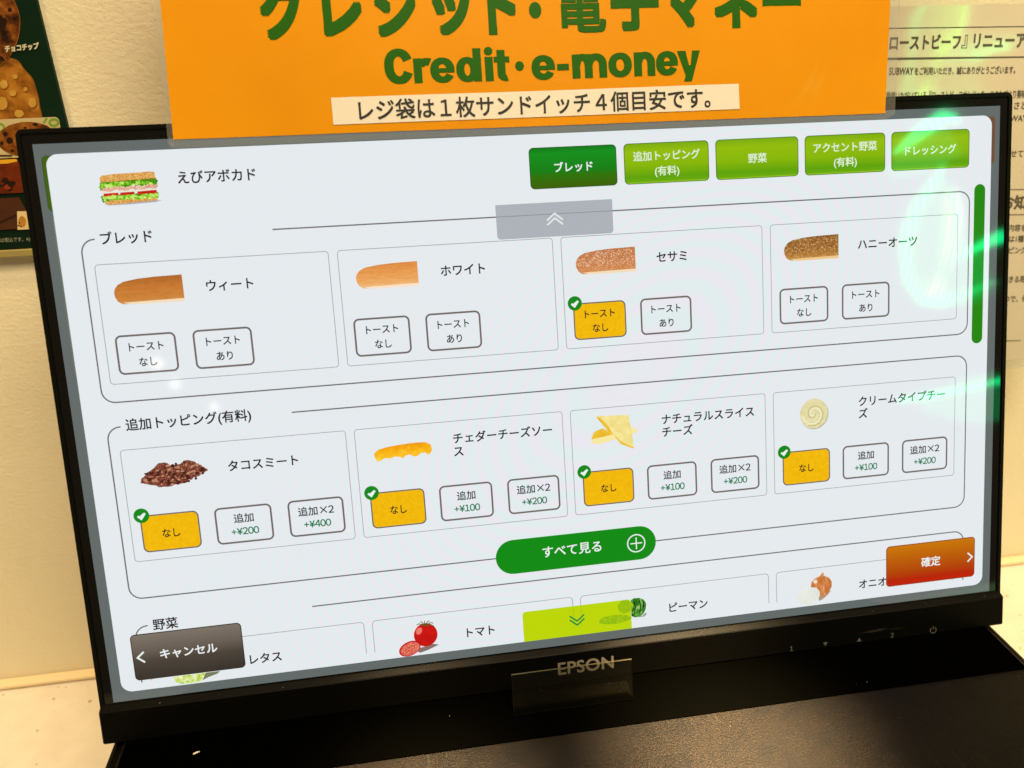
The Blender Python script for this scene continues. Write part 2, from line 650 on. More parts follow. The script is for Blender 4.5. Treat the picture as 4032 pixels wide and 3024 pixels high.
b = MB()
b.z = CHIN_Z + 0.0001
rn = random.Random(4)
for i in range(9):
    u, v = 1640 + rn.uniform(-45, 45), 1133 + rn.uniform(-2.5, 2.5)
    l = rn.uniform(8, 30)
    b.z += 2e-6
    b.poly([(u - l, v + 0.3), (u, v - rn.uniform(0.3, 0.8)), (u + l, v - 0.3), (u, v + rn.uniform(0.3, 0.9))], 0)
b.build('scuff_mark', solid('scuff', (0.030, 0.024, 0.016), 0.5, 0.1, linear=True), chin)

# --- the display itself
ZS = 0.00005
W_CARD = (231, 235, 236)


def panel_mat(name, rgb, k=1.0):
    """lit white of the panel with the fine colour fringes of its pixel grid"""
    m, nt, p = new_mat(name)
    glassy(p)
    u, v = local_uv(nt)
    n1 = noise_node(nt, 7, 2)
    base = lin(rgb)
    c1 = tuple(x * k for x in (base[0] * 0.925, base[1] * 1.02, base[2] * 1.0)) + (1,)
    c2 = tuple(x * k for x in (base[0] * 1.035, base[1] * 0.96, base[2] * 1.03)) + (1,)
    # beat of the pixel grid: curved, slowly turning stripes
    du = math_node(nt, 'SUBTRACT', u, 1100)
    dv = math_node(nt, 'SUBTRACT', v, 500)
    q = math_node(nt, 'ADD', math_node(nt, 'MULTIPLY', math_node(nt, 'MULTIPLY', du, du), 0.00040),
                  math_node(nt, 'MULTIPLY', math_node(nt, 'MULTIPLY', dv, dv), 0.00052))
    q = math_node(nt, 'ADD', q, math_node(nt, 'MULTIPLY', math_node(nt, 'MULTIPLY', du, dv), 0.00048))
    sn = math_node(nt, 'SINE', q)
    fac = math_node(nt, 'ADD', math_node(nt, 'MULTIPLY', sn, 0.42), 0.5)
    nt.links.new(ramp(nt, fac, [(0, c1), (1, c2)]), p.inputs['Emission Color'])
    p.inputs['Emission Strength'].default_value = 1
    return m


M_GLASS = new_mat('black_glass')[0]
glassy(M_GLASS.node_tree.nodes['Principled BSDF'])
M_DIM = lcd('dimmed_backdrop', (98, 106, 105))
M_CARD = panel_mat('menu_white', W_CARD)
M_INK = lcd('menu_ink', (26, 24, 26))
M_LINE = lcd('menu_line', (108, 106, 108))
M_THIN = lcd('menu_thin_line', (160, 161, 166))
M_WHITE = lcd('menu_bright', (236, 242, 240))

b = MB()
b.rect(-17.5, -18.5, 1938.5, 1083, 0, z=-0.0001)
b.rect(0, 0, 1920, 1080, 1, z=ZS)
b.rect(11.5, 21, 60, 120, 2, r=9, z=2 * ZS)
b.rect(12.5, 22, 60, 119, 3, r=8, z=2.5 * ZS)
b.rect(1870, 21, 1909, 120, 4, r=9, z=2 * ZS)
b.rect(16, 132, 40, 420, 7, z=2 * ZS)
b.rect(18.8, 18.8, 1901.2, 1061.2, 5, r=21, z=3 * ZS)
scr = b.build('screen', [M_GLASS, M_DIM, lcd('dim_edge', (45, 62, 30)), lcd('dim_green', (62, 96, 8)), lcd('dim_brown', (112, 78, 52)), M_CARD, M_INK,
                         lcd('dim_beige', (112, 116, 104))], mon, 'lit menu page with a grey border')
L0 = 4 * ZS


def section(top, bottom, gap0, heading, hv, name_u=95):
    b = MB()
    b.z = L0
    r, wd = 24, 2.6
    u0, u1 = 58.5, 1852
    arc = lambda cx, cy, a0, a1: [(cx + r * math.cos(math.radians(t)), cy + r * math.sin(math.radians(t))) for t in range(a0, a1 + 1, 15)]
    if bottom < 1050:
        pts = [(84, top)] + list(reversed(arc(u0 + r, top + r, 180, 270))) + list(reversed(arc(u0 + r, bottom - r, 90, 180))) \
            + list(reversed(arc(u1 - r, bottom - r, 0, 90))) + list(reversed(arc(u1 - r, top + r, -90, 0))) + [(gap0, top)]
        b.line(pts, wd, 0)
    else:
        b.line([(84, top)] + list(reversed(arc(u0 + r, top + r, 180, 270))) + [(u0, 1045)], wd, 0)
        b.line([(gap0, top)] + arc(u1 - r, top + r, -90, 0) + [(u1, 1045)], wd, 0)
    b.text(heading, 94, hv, 25, 1, weight=0.016, sx=0.97)
    b.build('menu_section', [M_LINE, M_INK], scr)


section(173.5, 479, 403, 'ブレッド', 173)
section(526.5, 870.5, 403, '追加トッピング(有料)', 524)
section(928, 2000, 403, '野菜', 928)

TILES = [(76.5, 502.5), (518.5, 941.5), (957.5, 1383), (1400, 1826)]


def tile(k, top, bottom, lines, nu, nv):
    b = MB()
    b.z = L0
    u0, u1 = TILES[k]
    if bottom < 1040:
        b.frame(u0, top, u1, bottom, 7, 1.4, 0)
    else:
        b.line([(u0 + 0.7, 1043), (u0 + 0.7, top + 7), (u0 + 3, top + 2.6), (u0 + 7.5, top + 0.7), (u1 - 7.5, top + 0.7), (u1 - 3, top + 2.6), (u1 - 0.7, top + 7), (u1 - 0.7, 1043)], 1.4, 0)
    for i, t in enumerate(lines):
        b.text(t, nu, nv + 27 * i, 23.6, 1, weight=0.016, sx=0.98)
    b.build('menu_tile', [M_THIN, M_INK], scr)


M_BORDER = lcd('button_border', (112, 102, 100))
M_YEL = lcd_food('selected_yellow', 500, [(0.3, (236, 176, 0)), (0.7, (246, 192, 6))])
M_GREEN = lcd('tick_green', (8, 136, 24))
M_PRICE = lcd('price_green', (0, 122, 78))


def option(u, v, lines, sel=False, price=None):
    b = MB()
    b.z = L0 + ZS
    u1, v1 = u + 109.5, v + 75
    if sel:
        b.rect(u, v, u1, v1, 0, r=11)
        b.rect(u + 2.6, v + 2.6, u1 - 2.6, v1 - 2.6, 1, r=9, z=L0 + 1.5 * ZS)
    else:
        b.frame(u, v, u1, v1, 11, 3.6, 0)
    cu, cv, z = u + 54.7, v + 37.5, L0 + 2 * ZS
    if price:
        if '×' in lines[0]:
            b.text('追加', cu - 35, cv - 13, 20, 2, 'l', z=z, weight=0.014)
            for q in (-1, 1):
                b.line([(cu + 8, cv - 13 - 6.5 * q), (cu + 21, cv - 13 + 6.5 * q)], 2.1, 2, z=z + q * 2e-6)
            b.digits('2', cu + 29.5, cv - 13, 20, 2, z=z, weight=0.014)
        else:
            b.text(lines[0], cu, cv - 13, 20, 2, 'c', z=z, weight=0.014)
        b.digits(price, cu, cv + 13.5, 18.8, 3, z=z, weight=0.018)
    elif len(lines) == 2:
        b.text(lines[0], cu, cv - 14, 19, 2, 'c', z=z, weight=0.014, sx=0.93)
        b.text(lines[1], cu, cv + 15, 19, 2, 'c', z=z, weight=0.014, sx=0.93)
    else:
        b.text(lines[0], cu, cv + 2, 19.5, 2, 'c', z=z, weight=0.014, sx=0.93)
    if sel:
        b.ell(u + 4, v, 14.6, 14.6, 4, z=L0 + 2.5 * ZS)
        b.line([(u - 3, v + 0.5), (u + 2, v + 5), (u + 11, v - 4.5)], 4.2, 5, z=L0 + 3 * ZS)
    return b.build('option_button', [M_BORDER, M_YEL, M_INK, M_PRICE, M_GREEN, M_WHITE], scr,
                   'yellow selected choice with a green tick' if sel else None)


for k, nm in enumerate(['ウィート', 'ホワイト', 'セサミ', 'ハニーオーツ']):
    tile(k, 219.5, 445, [nm], (271, 715, 1155, 1596)[k], 271)
    u0 = TILES[k][0]
    option(u0 + 18.3, 353, ['トースト', 'なし'], sel=(k == 2))
    option(u0 + 158.5, 353, ['トースト', 'あり'])
for k, (nm, p1, p2) in enumerate([(['タコスミート'], '+¥200', '+¥400'), (['チェダーチーズソー', 'ス'], '+¥100', '+¥200'),
                                  (['ナチュラルスライス', 'チーズ'], '+¥100', '+¥200'), (['クリームタイプチー', 'ズ'], '+¥100', '+¥200')]):
    tile(k, 571.5, 796, nm, (272, 714, 1153, 1597)[k], 622 if k == 0 else 608)
    u0 = TILES[k][0]
    option(u0 + 19.5, 704, ['なし'], sel=True)
    option(u0 + 158.5, 704, ['追加'], price=p1)
    option(u0 + 299, 704, ['追加×2'], price=p2)
for k, nm in enumerate(['レタス', 'トマト', 'ピーマン', 'オニオン']):
    tile(k, 973.5, 2000, [nm], (270, 712, 1154, 1597)[k], 1025)


def arrow(name, u0, v0, u1, v1, fill, tint, lines_under, tip):
    b = MB()
    b.z = L0 + 1.2 * ZS
    r = 7
    if name == 'scroll_up_button':
        pts = [(u0, v0), (u1, v0)] + MB.rr(u0, v0, u1, v1, r)[8:24]
    else:
        rr = MB.rr(u0, v0, u1, v1, r)
        pts = rr[24:32] + rr[0:8] + [(u1, v1), (u0, v1)]
    b.poly(pts, 0)
    for q in lines_under:
        b.line(q, 1.6, 1, z=L0 + 1.6 * ZS)
    cu, cv, s = tip
    for k in (0, 1):
        b.line([(cu - 16, cv + s * (13 + 9 * k)), (cu, cv + s * 9 * k), (cu + 16, cv + s * (13 + 9 * k))], 3.4, 2, z=L0 + 2 * ZS)
    return b


b = arrow('scroll_up_button', 831, 150.5, 1067, 217.5, 0, 0, [[(831, 173.5), (1067, 173.5)]], (948.5, 172.5, 1))
b.build('scroll_up_button', [lcd('grey_button', (172, 178, 184)), lcd('grey_under', (140, 144, 150)), lcd('grey_chevron', (228, 232, 234))], scr)
b = arrow('scroll_down_button', 831.5, 994.5, 1068, 1061, 0, 0, [[(831.5, 973.5 + 21.5), (832, 995)]], (948.5, 1038, -1))
b.line([(941.2, 996), (941.2, 1043)], 1.3, 1, z=L0 + 1.6 * ZS)
b.line([(958.2, 996), (958.2, 1043)], 1.3, 1, z=L0 + 1.6 * ZS)
b.ell(1056, 1010, 17, 15, 3, z=L0 + 1.6 * ZS, wob=0.06, seed=3)
b.ell(1031, 1036, 36, 10, 3, z=L0 + 1.6 * ZS, wob=0.08, seed=4)
b.build('scroll_down_button', [lcd('lime_button', (188, 214, 4)), lcd('lime_under', (164, 190, 24)), lcd('lime_chevron', (0, 140, 60)),
                               lcd_food('lime_veil', 900, [(0.35, (130, 180, 10)), (0.65, (170, 202, 12))])], scr)

for k, (u0, u1, lines) in enumerate([(903.5, 1080, ['ブレッド']), (1095, 1272, ['追加トッピング', '(有料)']), (1286.5, 1464.5, ['野菜']),
                                     (1478.5, 1657, ['アクセント野菜', '(有料)']), (1671, 1849.5, ['ドレッシング'])]):
    b = MB()
    b.rect(u0, 44.5, u1, 124, 0, r=9, z=L0)
    b.rect(u0 + 1.6, 46, u1 - 1.6, 122.6, 1, r=8, z=L0 + ZS)
    if k == 0:
        g = lcd_grad('tab_green', 46, 122, [(0, (2, 118, 22)), (0.14, (4, 142, 26)), (0.62, (10, 124, 16)), (0.68, (40, 116, 2)), (1, (58, 96, 0))])
        e = lcd('tab_edge_dark', (20, 84, 22))
    else:
        g = lcd_grad('tab_lime', 46, 122, [(0, (122, 172, 10)), (0.2, (146, 188, 2)), (0.55, (134, 182, 0)), (0.85, (92, 162, 0)), (0.97, (104, 170, 6)), (1, (150, 200, 30))])
        e = lcd('tab_edge_lime', (58, 110, 16))
    t = M_WHITE if k == 0 else lcd('tab_text', (222, 238, 206))
    cu = (u0 + u1) / 2
    if len(lines) == 1:
        b.text(lines[0], cu, 84, 20.5, 2, 'c', z=L0 + 2 * ZS, weight=0.018)
    else:
        b.text(lines[0], cu, 70, 20.5 if k != 1 else 20, 2, 'c', z=L0 + 2 * ZS, weight=0.018)
        b.text(lines[1], cu, 100, 20, 2, 'c', z=L0 + 2 * ZS, weight=0.018)
    b.build('category_tab', [e, g, t], scr, 'dark green selected tab' if k == 0 else None)

b = MB()
b.rect(1863, 160, 1888.5, 502, 0, r=12.7, z=L0)
b.build('scroll_bar', lcd('scroll_green', (30, 134, 8)), scr)
b = MB()
b.text('えびアボカド', 243, 70, 25, 0, weight=0.016, sx=0.97, z=L0)
b.build('order_title', M_INK, scr)

b = MB()
b.rect(783.5, 834, 1129.5, 908, 0, r=37, z=L0 + ZS)
b.text('すべて見る', 946, 868, 26.5, 1, 'c', z=L0 + 2 * ZS, weight=0.012)
ci = [(1086 + 19 * math.cos(t * math.pi / 18), 871 + 19 * math.sin(t * math.pi / 18)) for t in range(37)]
b.line(ci, 2.6, 1, z=L0 + 2 * ZS)
b.line([(1073, 871), (1099, 871)], 2.4, 1, z=L0 + 2 * ZS)
b.line([(1086, 858), (1086, 884)], 2.4, 1, z=L0 + 2.3 * ZS)
b.build('see_all_button', [lcd('pill_green', (2, 138, 16)), M_WHITE], scr)

b = MB()
b.rect(47.5, 943.5, 260.5, 1040, 0, r=9, z=L0 + 2 * ZS)
b.rect(49.5, 945.5, 258.5, 1038, 1, r=7, z=L0 + 3 * ZS)
b.text('キャンセル', 155, 990, 22.5, 2, 'c', z=L0 + 4 * ZS, weight=0.018)
b.line([(70, 981), (57, 992), (70, 1003)], 3.6, 2, z=L0 + 4 * ZS)
b.build('cancel_button', [lcd('cancel_edge', (58, 52, 40)), lcd_grad('cancel_brown', 945, 1038, [(0, (124, 114, 103)), (0.35, (104, 94, 84)), (0.6, (74, 66, 57)), (1, (54, 49, 43))]),
                          M_WHITE], scr)
b = MB()
b.rect(1662, 944.5, 1880.5, 1039.5, 0, r=9, z=L0 + 2 * ZS)
b.rect(1664, 946.5, 1878.5, 1037.5, 1, r=7, z=L0 + 3 * ZS)
b.text('確定', 1771, 991, 24, 2, 'c', z=L0 + 4 * ZS, weight=0.018)
b.line([(1862.5, 981.5), (1874, 992), (1862.5, 1002.5)], 3.4, 2, z=L0 + 4 * ZS)
b.build('confirm_button', [lcd('confirm_edge', (150, 60, 8)), lcd_grad('confirm_orange', 946, 1038, [(0, (200, 118, 0)), (0.4, (186, 90, 0)), (0.68, (178, 66, 0)), (0.86, (182, 34, 0)), (1, (192, 24, 0))]),
                           M_WHITE], scr)

# --- the pictures of the food on the menu
ZP = L0 + 1.5 * ZS


def loaf(u0, v0, u1, v1, mats, seeds=0, name='bread_picture'):
    b = MB()
    h = v1 - v0
    top = [(u0 + 1, v0 + 0.55 * h), (u0 + 3, v0 + 0.40 * h), (u0 + 9, v0 + 0.25 * h), (u0 + 20, v0 + 0.14 * h), (u0 + 45, v0 + 0.06 * h), (u0 + 75, v0 + 0.02 * h), (u1, v0)]
    low = [(u1, v1 - 0.02 * h), (u0 + 70, v1), (u0 + 30, v1), (u0 + 14, v1 - 0.01 * h), (u0 + 6, v1 - 0.12 * h), (u0 + 2, v1 - 0.28 * h)]
    b.poly(top + low, 0, z=ZP)
    b.poly([(u0 + 14, v1 - 0.07 * h), (u1, v1 - 0.10 * h), (u1, v1 + 0.02 * h), (u0 + 30, v1 + 0.02 * h)], 1, z=ZP + 0.4 * ZS)
    rn = random.Random(seeds)
    for _ in range(seeds):
        u = rn.uniform(u0 + 4, u1 - 3)
        v = v0 + h * (0.08 + 0.62 * rn.random())
        if u < u0 + 22 and v < v0 + h * 0.35:
            continue
        b.ell(u, v, rn.uniform(0.9, 1.7), rn.uniform(0.6, 1.0), 2, z=ZP + 0.8 * ZS, n=6, rot=rn.uniform(0, 3))
    return b.build(name, mats, scr)


pale = lcd('bread_pale_base', (244, 222, 186))
v0, v1 = 247, 296
loaf(104, v0, 229, v1, [lcd_food('wheat_crust', 600, [(0.3, (178, 100, 36)), (0.7, (206, 130, 56))], v0, v1, [(0, (150, 82, 30)), (0.4, (204, 124, 50)), (0.85, (214, 142, 66)), (1, (226, 180, 120))], stretch=(0.4, 1.6, 1)), pale])
loaf(549, v0 + 2, 670, v1, [lcd_food('white_crust', 500, [(0.3, (216, 132, 60)), (0.7, (240, 172, 98))], v0, v1, [(0, (208, 116, 46)), (0.35, (228, 148, 70)), (0.7, (242, 178, 104)), (1, (250, 214, 160))], stretch=(0.4, 1.6, 1)), lcd('bread_pale_white', (250, 226, 196))])
loaf(985, v0, 1110, v1, [lcd_food('sesame_crust', 1500, [(0.34, (176, 96, 54)), (0.5, (202, 128, 80)), (0.66, (232, 186, 146))], v0, v1, [(0, (178, 100, 56)), (0.6, (206, 132, 78)), (1, (226, 160, 88))], mix=0.45), pale,
                         lcd('sesame', (236, 200, 164))], seeds=200)
loaf(1429, v0, 1551.5, v1, [lcd_food('oat_crust', 800, [(0.34, (110, 68, 28)), (0.5, (166, 112, 52)), (0.66, (218, 172, 106))], v0, v1, [(0, (120, 70, 28)), (0.5, (150, 96, 38)), (0.8, (196, 136, 62)), (1, (228, 176, 100))], mix=0.5), lcd('bread_tan_base', (240, 200, 140)),
                            lcd('oat', (222, 186, 130))], seeds=90)

# sandwich
b = MB()
rn = random.Random(2)
crust = lcd_food('sandwich_crust', 1900, [(0.34, (190, 112, 36)), (0.5, (222, 162, 78)), (0.66, (240, 204, 136))])
let = lcd_food('lettuce_leaf', 1000, [(0.32, (50, 140, 6)), (0.5, (132, 206, 20)), (0.68, (208, 240, 110))])
shr = lcd_food('shrimp', 900, [(0.34, (206, 132, 108)), (0.52, (236, 190, 168)), (0.7, (250, 236, 222))])
tom = lcd_food('tomato_flesh', 700, [(0.35, (176, 10, 8)), (0.6, (220, 40, 26))])
b.poly([(108, 73), (106, 66), (110, 60.5), (130, 58.5), (150, 58), (175, 57.5), (196, 56.5), (203, 58), (204, 70), (196, 72), (160, 73), (130, 74)], 0, z=ZP)
b.poly([(108, 72), (204, 69), (204.5, 73), (160, 75.5), (109, 76)], 6, z=ZP + 0.1 * ZS)
b.poly([(110, 105), (106, 101), (204, 99), (205, 104), (202, 109), (160, 111), (125, 113), (111, 112)], 0, z=ZP)
b.poly([(106, 72.5), (205, 70), (206, 85), (105, 87)], 7, z=ZP + 0.15 * ZS)
b.poly([(108, 96), (206, 94), (206, 103), (110, 105)], 7, z=ZP + 0.15 * ZS)
for i in range(46):
    u = 107 + i * 2.15
    b.ell(u, 77 + rn.uniform(-3.5, 4), rn.uniform(2.2, 4.2), rn.uniform(2.0, 4.6), rn.choice([1, 1, 7, 8]), z=ZP + (0.3 + 0.01 * i) * ZS, n=9, wob=0.45, seed=i)
    b.ell(u, 100.5 + rn.uniform(-4, 4), rn.uniform(2.2, 4.2), rn.uniform(2.0, 4.4), rn.choice([1, 1, 7, 8]), z=ZP + (0.3 + 0.01 * i) * ZS, n=9, wob=0.45, seed=i + 50)
for i in range(10):
    u = 113 + i * 9.6
    b.ell(u, 85.5 + 1.4 * math.sin(i * 2.1) - 0.02 * (u - 110), 6.6, 3.3, 2, z=ZP + (1 + 0.03 * i) * ZS, n=14, rot=-0.45, wob=0.08, seed=i)
    for k in (-3, 0, 3):
        b.line([(u + k - 0.6, 83.4 + 1.4 * math.sin(i * 2.1)), (u + k + 0.6, 87.6 + 1.4 * math.sin(i * 2.1))], 1.3, 9, z=ZP + (1.35 + 0.03 * i) * ZS)
b.poly([(104, 90.5), (205, 87.5), (206, 90), (150, 91.5), (105, 92)], 3, z=ZP + 1.8 * ZS)
b.poly([(110, 92.5), (136, 92), (136, 97), (110, 97.5)], 4, z=ZP + 1.8 * ZS)
b.poly([(139, 92), (164, 91.5), (164, 96), (139, 97)], 4, z=ZP + 1.8 * ZS)
b.poly([(169, 91.5), (203, 90), (204, 96), (169, 96.5)], 4, z=ZP + 1.8 * ZS)
for i in range(24):
    u = 110 + i * 4.0
    b.ell(u, 99.5 + rn.uniform(-1.5, 3), 3.2, rn.uniform(1.8, 3.2), rn.choice([1, 8, 8]), z=ZP + (2.0 + 0.01 * i) * ZS, n=9, wob=0.45, seed=i + 90)
b.poly([(112, 112.5), (204, 109), (212, 108.5), (200, 112), (150, 114), (115, 114)], 5, z=ZP - 0.3 * ZS)
b.build('sandwich_picture', [crust, let, shr, lcd('mayonnaise', (236, 230, 206)), tom, lcd('soft_grey', (170, 172, 178)), lcd('crumb_shadow', (150, 92, 34)), lcd_food('leaf_deep', 1200, [(0.35, (40, 112, 4)), (0.65, (86, 170, 10))]),
                               lcd_food('leaf_pale', 900, [(0.35, (168, 220, 60)), (0.65, (214, 242, 140))]), lcd('shrimp_band', (222, 140, 112))], scr)

# minced meat
b = MB()
meat = lcd_food('minced_meat', 1700, [(0.34, (40, 12, 10)), (0.46, (104, 46, 36)), (0.58, (150, 84, 64)), (0.72, (206, 154, 122))], detail=3)
b.ell(168, 628, 60, 19, 0, z=ZP, n=70, wob=0.14, seed=8, rot=-0.10)
for q in ((150, 612, 14, 9), (198, 612, 16, 9), (152, 644, 18, 8), (212, 624, 14, 12), (180, 640, 16, 9), (124, 634, 16, 9)):
    b.ell(*q, 0, z=ZP + 0.1 * ZS, n=24, wob=0.2, seed=int(q[0]))
for i in range(190):
    t, q = rn.uniform(0, 6.28), math.sqrt(rn.random())
    u, v = 170 + 57 * q * math.cos(t), 628 + 20 * q * math.sin(t) + 6 * abs(math.cos(t)) * (0.5 - q) * 0
    b.ell(u, v - 0.05 * (u - 170), rn.uniform(2, 4), rn.uniform(1.6, 3.2), rn.choice([0, 1, 1, 2, 3]), z=ZP + (0.3 + 0.01 * i) * ZS, n=8, wob=0.3, seed=i)
b.build('minced_meat_picture', [meat, lcd('meat_dark', (66, 26, 20)), lcd('meat_mid', (128, 66, 50)), lcd('meat_light', (190, 134, 104))], scr)

# cheddar sauce
b = MB()
ched = lcd_food('cheddar', 350, [(0.3, (238, 150, 12)), (0.55, (252, 186, 10)), (0.75, (255, 226, 90))], 609, 640, [(0, (226, 130, 20)), (0.4, (250, 176, 6)), (1, (255, 218, 60))])
b.poly([(555, 632), (554, 624), (562, 617), (580, 613), (610, 610), (640, 609), (658, 610), (668, 616), (670, 626), (667, 633), (661, 636), (655, 631), (646, 632), (640, 637), (632, 637), (624, 632),
        (616, 634), (610, 639), (604, 635), (594, 634), (584, 637), (574, 635), (566, 640), (559, 641)], 0, z=ZP)
b.build('cheese_sauce_picture', ched, scr)

# sliced cheese
b = MB()
c1 = lcd_food('cheese_slice', 300, [(0.3, (236, 214, 122)), (0.7, (250, 236, 164))])
c2 = lcd_food('cheese_deep', 300, [(0.3, (226, 176, 24)), (0.7, (244, 204, 70))])
b.poly([(1012, 590), (1022, 588), (1052, 625), (1058, 640), (1046, 634), (1030, 614)], 1, z=ZP)
b.poly([(1000, 634), (1006, 621), (1024, 615), (1052, 630), (1034, 638), (1004, 644)], 1, z=ZP + 0.3 * ZS)
b.poly([(998, 644), (1002, 636), (1048, 630), (1056, 640), (1016, 648)], 2, z=ZP + 0.6 * ZS)
b.poly([(1014, 588), (1050, 590), (1081, 591), (1086, 622), (1090, 662), (1066, 648), (1048, 632), (1034, 606)], 0, z=ZP + 0.9 * ZS)
b.poly([(1084, 617), (1099, 624), (1098, 630), (1086, 634)], 2, z=ZP + 0.5 * ZS)
b.poly([(1048, 632), (1066, 648), (1090, 662), (1088, 664), (1062, 652)], 1, z=ZP + 1.2 * ZS)
b.build('cheese_slice_picture', [c1, c2, lcd('cheese_pale', (248, 232, 160))], scr)

# cream cheese
b = MB()
cr = lcd_food('cream_cheese', 260, [(0.3, (216, 206, 150)), (0.7, (236, 228, 180))])
b.ell(1494, 627, 32.5, 33, 1, z=ZP - 0.2 * ZS)
b.ell(1492.5, 625, 32, 32.5, 0, z=ZP, n=40, wob=0.012)
sw = [(1492 + (3 + 1.55 * k) * math.cos(0.52 * k), 626 + (3 + 1.55 * k) * math.sin(0.52 * k)) for k in range(17)]
b.line(sw, 2.4, 2, z=ZP + 0.5 * ZS)
sw = [(1492 + (2 + 1.5 * k) * math.cos(0.52 * k + 1.0), 626 + (2 + 1.5 * k) * math.sin(0.52 * k + 1.0)) for k in range(17)]
b.line(sw, 2.6, 3, z=ZP + 0.6 * ZS)
b.build('cream_cheese_picture', [cr, lcd('cream_edge', (190, 186, 160)), lcd('cream_groove', (202, 190, 128)), lcd('cream_ridge', (242, 238, 204))], scr)

# tomatoes
b = MB()
tr = lcd_food('tomato_skin', 130, [(0.3, (178, 8, 10)), (0.7, (220, 24, 20))])
b.poly([(598, 1048), (640, 1040), (652, 1043), (628, 1052), (612, 1056)], 6, z=ZP)
b.ell(626, 1018, 24.5, 25.5, 0, z=ZP + 0.2 * ZS, n=40)
b.ell(613, 1008, 6, 8, 1, z=ZP + 0.6 * ZS, n=20, rot=0.5)
for t in (-2.7, -2.1, -1.6, -1.0, -0.4, 0.2):
    b.line([(626, 998), (626 + 13 * math.cos(t), 996 + 9 * math.sin(t)), (626 + 19 * math.cos(t), 999 + 11 * math.sin(t))], 1.7, 2, z=ZP + 0.8 * ZS)
b.ell(591, 1044, 23.5, 15.5, 0, z=ZP + 1.0 * ZS, rot=-0.35, n=36)
b.ell(591.5, 1044.5, 20.5, 13, 3, z=ZP + 1.3 * ZS, rot=-0.35, n=36)
for i in range(7):
    t = i * 6.283 / 7
    b.ell(591 + 12 * math.cos(t), 1044 + 7.2 * math.sin(t) - 3.2 * math.cos(t), 4.2, 2.6, 4, z=ZP + 1.6 * ZS, rot=t, n=12)
    b.ell(591 + 12.5 * math.cos(t), 1044 + 7.5 * math.sin(t) - 3.2 * math.cos(t), 1.8, 1.2, 5, z=ZP + 1.9 * ZS, rot=t, n=8)
b.build('tomato_picture', [tr, lcd('tomato_shine', (236, 120, 110)), lcd('calyx', (64, 92, 40)), lcd_food('tomato_cut', 500, [(0.3, (206, 78, 68)), (0.7, (234, 140, 124))]), lcd('seed_pocket', (216, 60, 44)),
                            lcd('tomato_seed', (236, 196, 120)), lcd('warm_grey', (136, 110, 106))], scr)

# green pepper (the part right of the lime button)
b = MB()
pg = lcd_food('pepper_skin', 420, [(0.32, (14, 76, 10)), (0.5, (50, 132, 28)), (0.64, (146, 200, 104))])
b.poly([(1068.5, 997), (1076, 993), (1088, 994), (1097, 999), (1102, 1008), (1101, 1020), (1096, 1030), (1088, 1037), (1076, 1037), (1068.5, 1033)], 0, z=ZP)
for q in ([(1074, 1000), (1078, 1012), (1076, 1028)], [(1086, 997), (1090, 1010), (1087, 1030)], [(1096, 1004), (1096, 1018)]):
    b.line(q, 2.4, 1, z=ZP + 0.4 * ZS)
b.ell(1084, 1015, 3.6, 3.6, 2, z=ZP + 0.7 * ZS, n=14)
b.poly([(1080, 1037), (1092, 1036), (1100, 1029), (1103, 1033), (1096, 1038)], 3, z=ZP - 0.2 * ZS)
b.build('green_pepper_picture', [pg, lcd('pepper_crease', (10, 40, 8)), lcd('pepper_stalk', (150, 190, 110)), lcd('pepper_ground', (150, 160, 150))], scr)

# onion
b = MB()
on = lcd_food('onion_skin', 200, [(0.3, (178, 92, 36)), (0.52, (206, 124, 62)), (0.72, (240, 190, 140))], stretch=(3, 0.6, 1))
b.poly([(1500, 1040), (1515, 1036), (1530, 1030), (1522, 1040), (1508, 1050), (1500, 1052)], 3, z=ZP - 0.2 * ZS)
b.poly([(1506, 990), (1509, 986), (1512, 988), (1512, 994), (1524, 1000), (1531, 1010), (1531, 1022), (1524, 1034), (1512, 1042), (1504, 1044), (1502, 1030), (1494, 1020), (1481, 1018), (1483, 1006), (1492, 998), (1503, 994)], 0, z=ZP)
b.ell(1492, 1006, 5, 4, 1, z=ZP + 0.3 * ZS, rot=0.8)
b.ell(1476, 1037, 27, 19, 2, z=ZP + 0.6 * ZS, rot=-0.15)
b.build('onion_picture', [on, lcd('onion_shine', (246, 224, 196)), lcd_food('onion_white', 100, [(0.3, (222, 226, 214)), (0.7, (236, 238, 230))]), lcd('onion_ground', (176, 150, 130))], scr)

# lettuce (what shows under the cancel button)
b = MB()
b.poly([(119, 1041), (210, 1041), (196, 1049), (176, 1053), (168, 1058), (150, 1059), (132, 1058), (122, 1052)], 0, z=ZP)
b.poly([(182, 1041), (210, 1041), (204, 1046), (186, 1051), (174, 1056), (178, 1048)], 1, z=ZP + 0.3 * ZS)
b.build('lettuce_picture', [lcd_food('lettuce_green', 500, [(0.34, (150, 190, 20)), (0.5, (206, 224, 110)), (0.62, (238, 244, 210))]), lcd('lettuce_ground', (120, 124, 96))], scr)

# ------------------------------------------------------------------ orange sign standing on the screen's top edge
SGN_Z = 0.0042
sign = thing('payment_sign', 'orange laminated sign with green lettering, hanging over the top edge of the screen', 'sign', MW)


def curl(u, v, z):
    """the card bows a little and its corners lift"""
    t = (u - 955) / 710.0
    k = max(0.0, (40 - v) / 300.0)
    return ui_map(u, v, z + SGN_Z + 0.0012 * t * t * k + 0.0007 * math.sin(u * 0.011 + 0.6) * (0.4 + 0.5 * k))


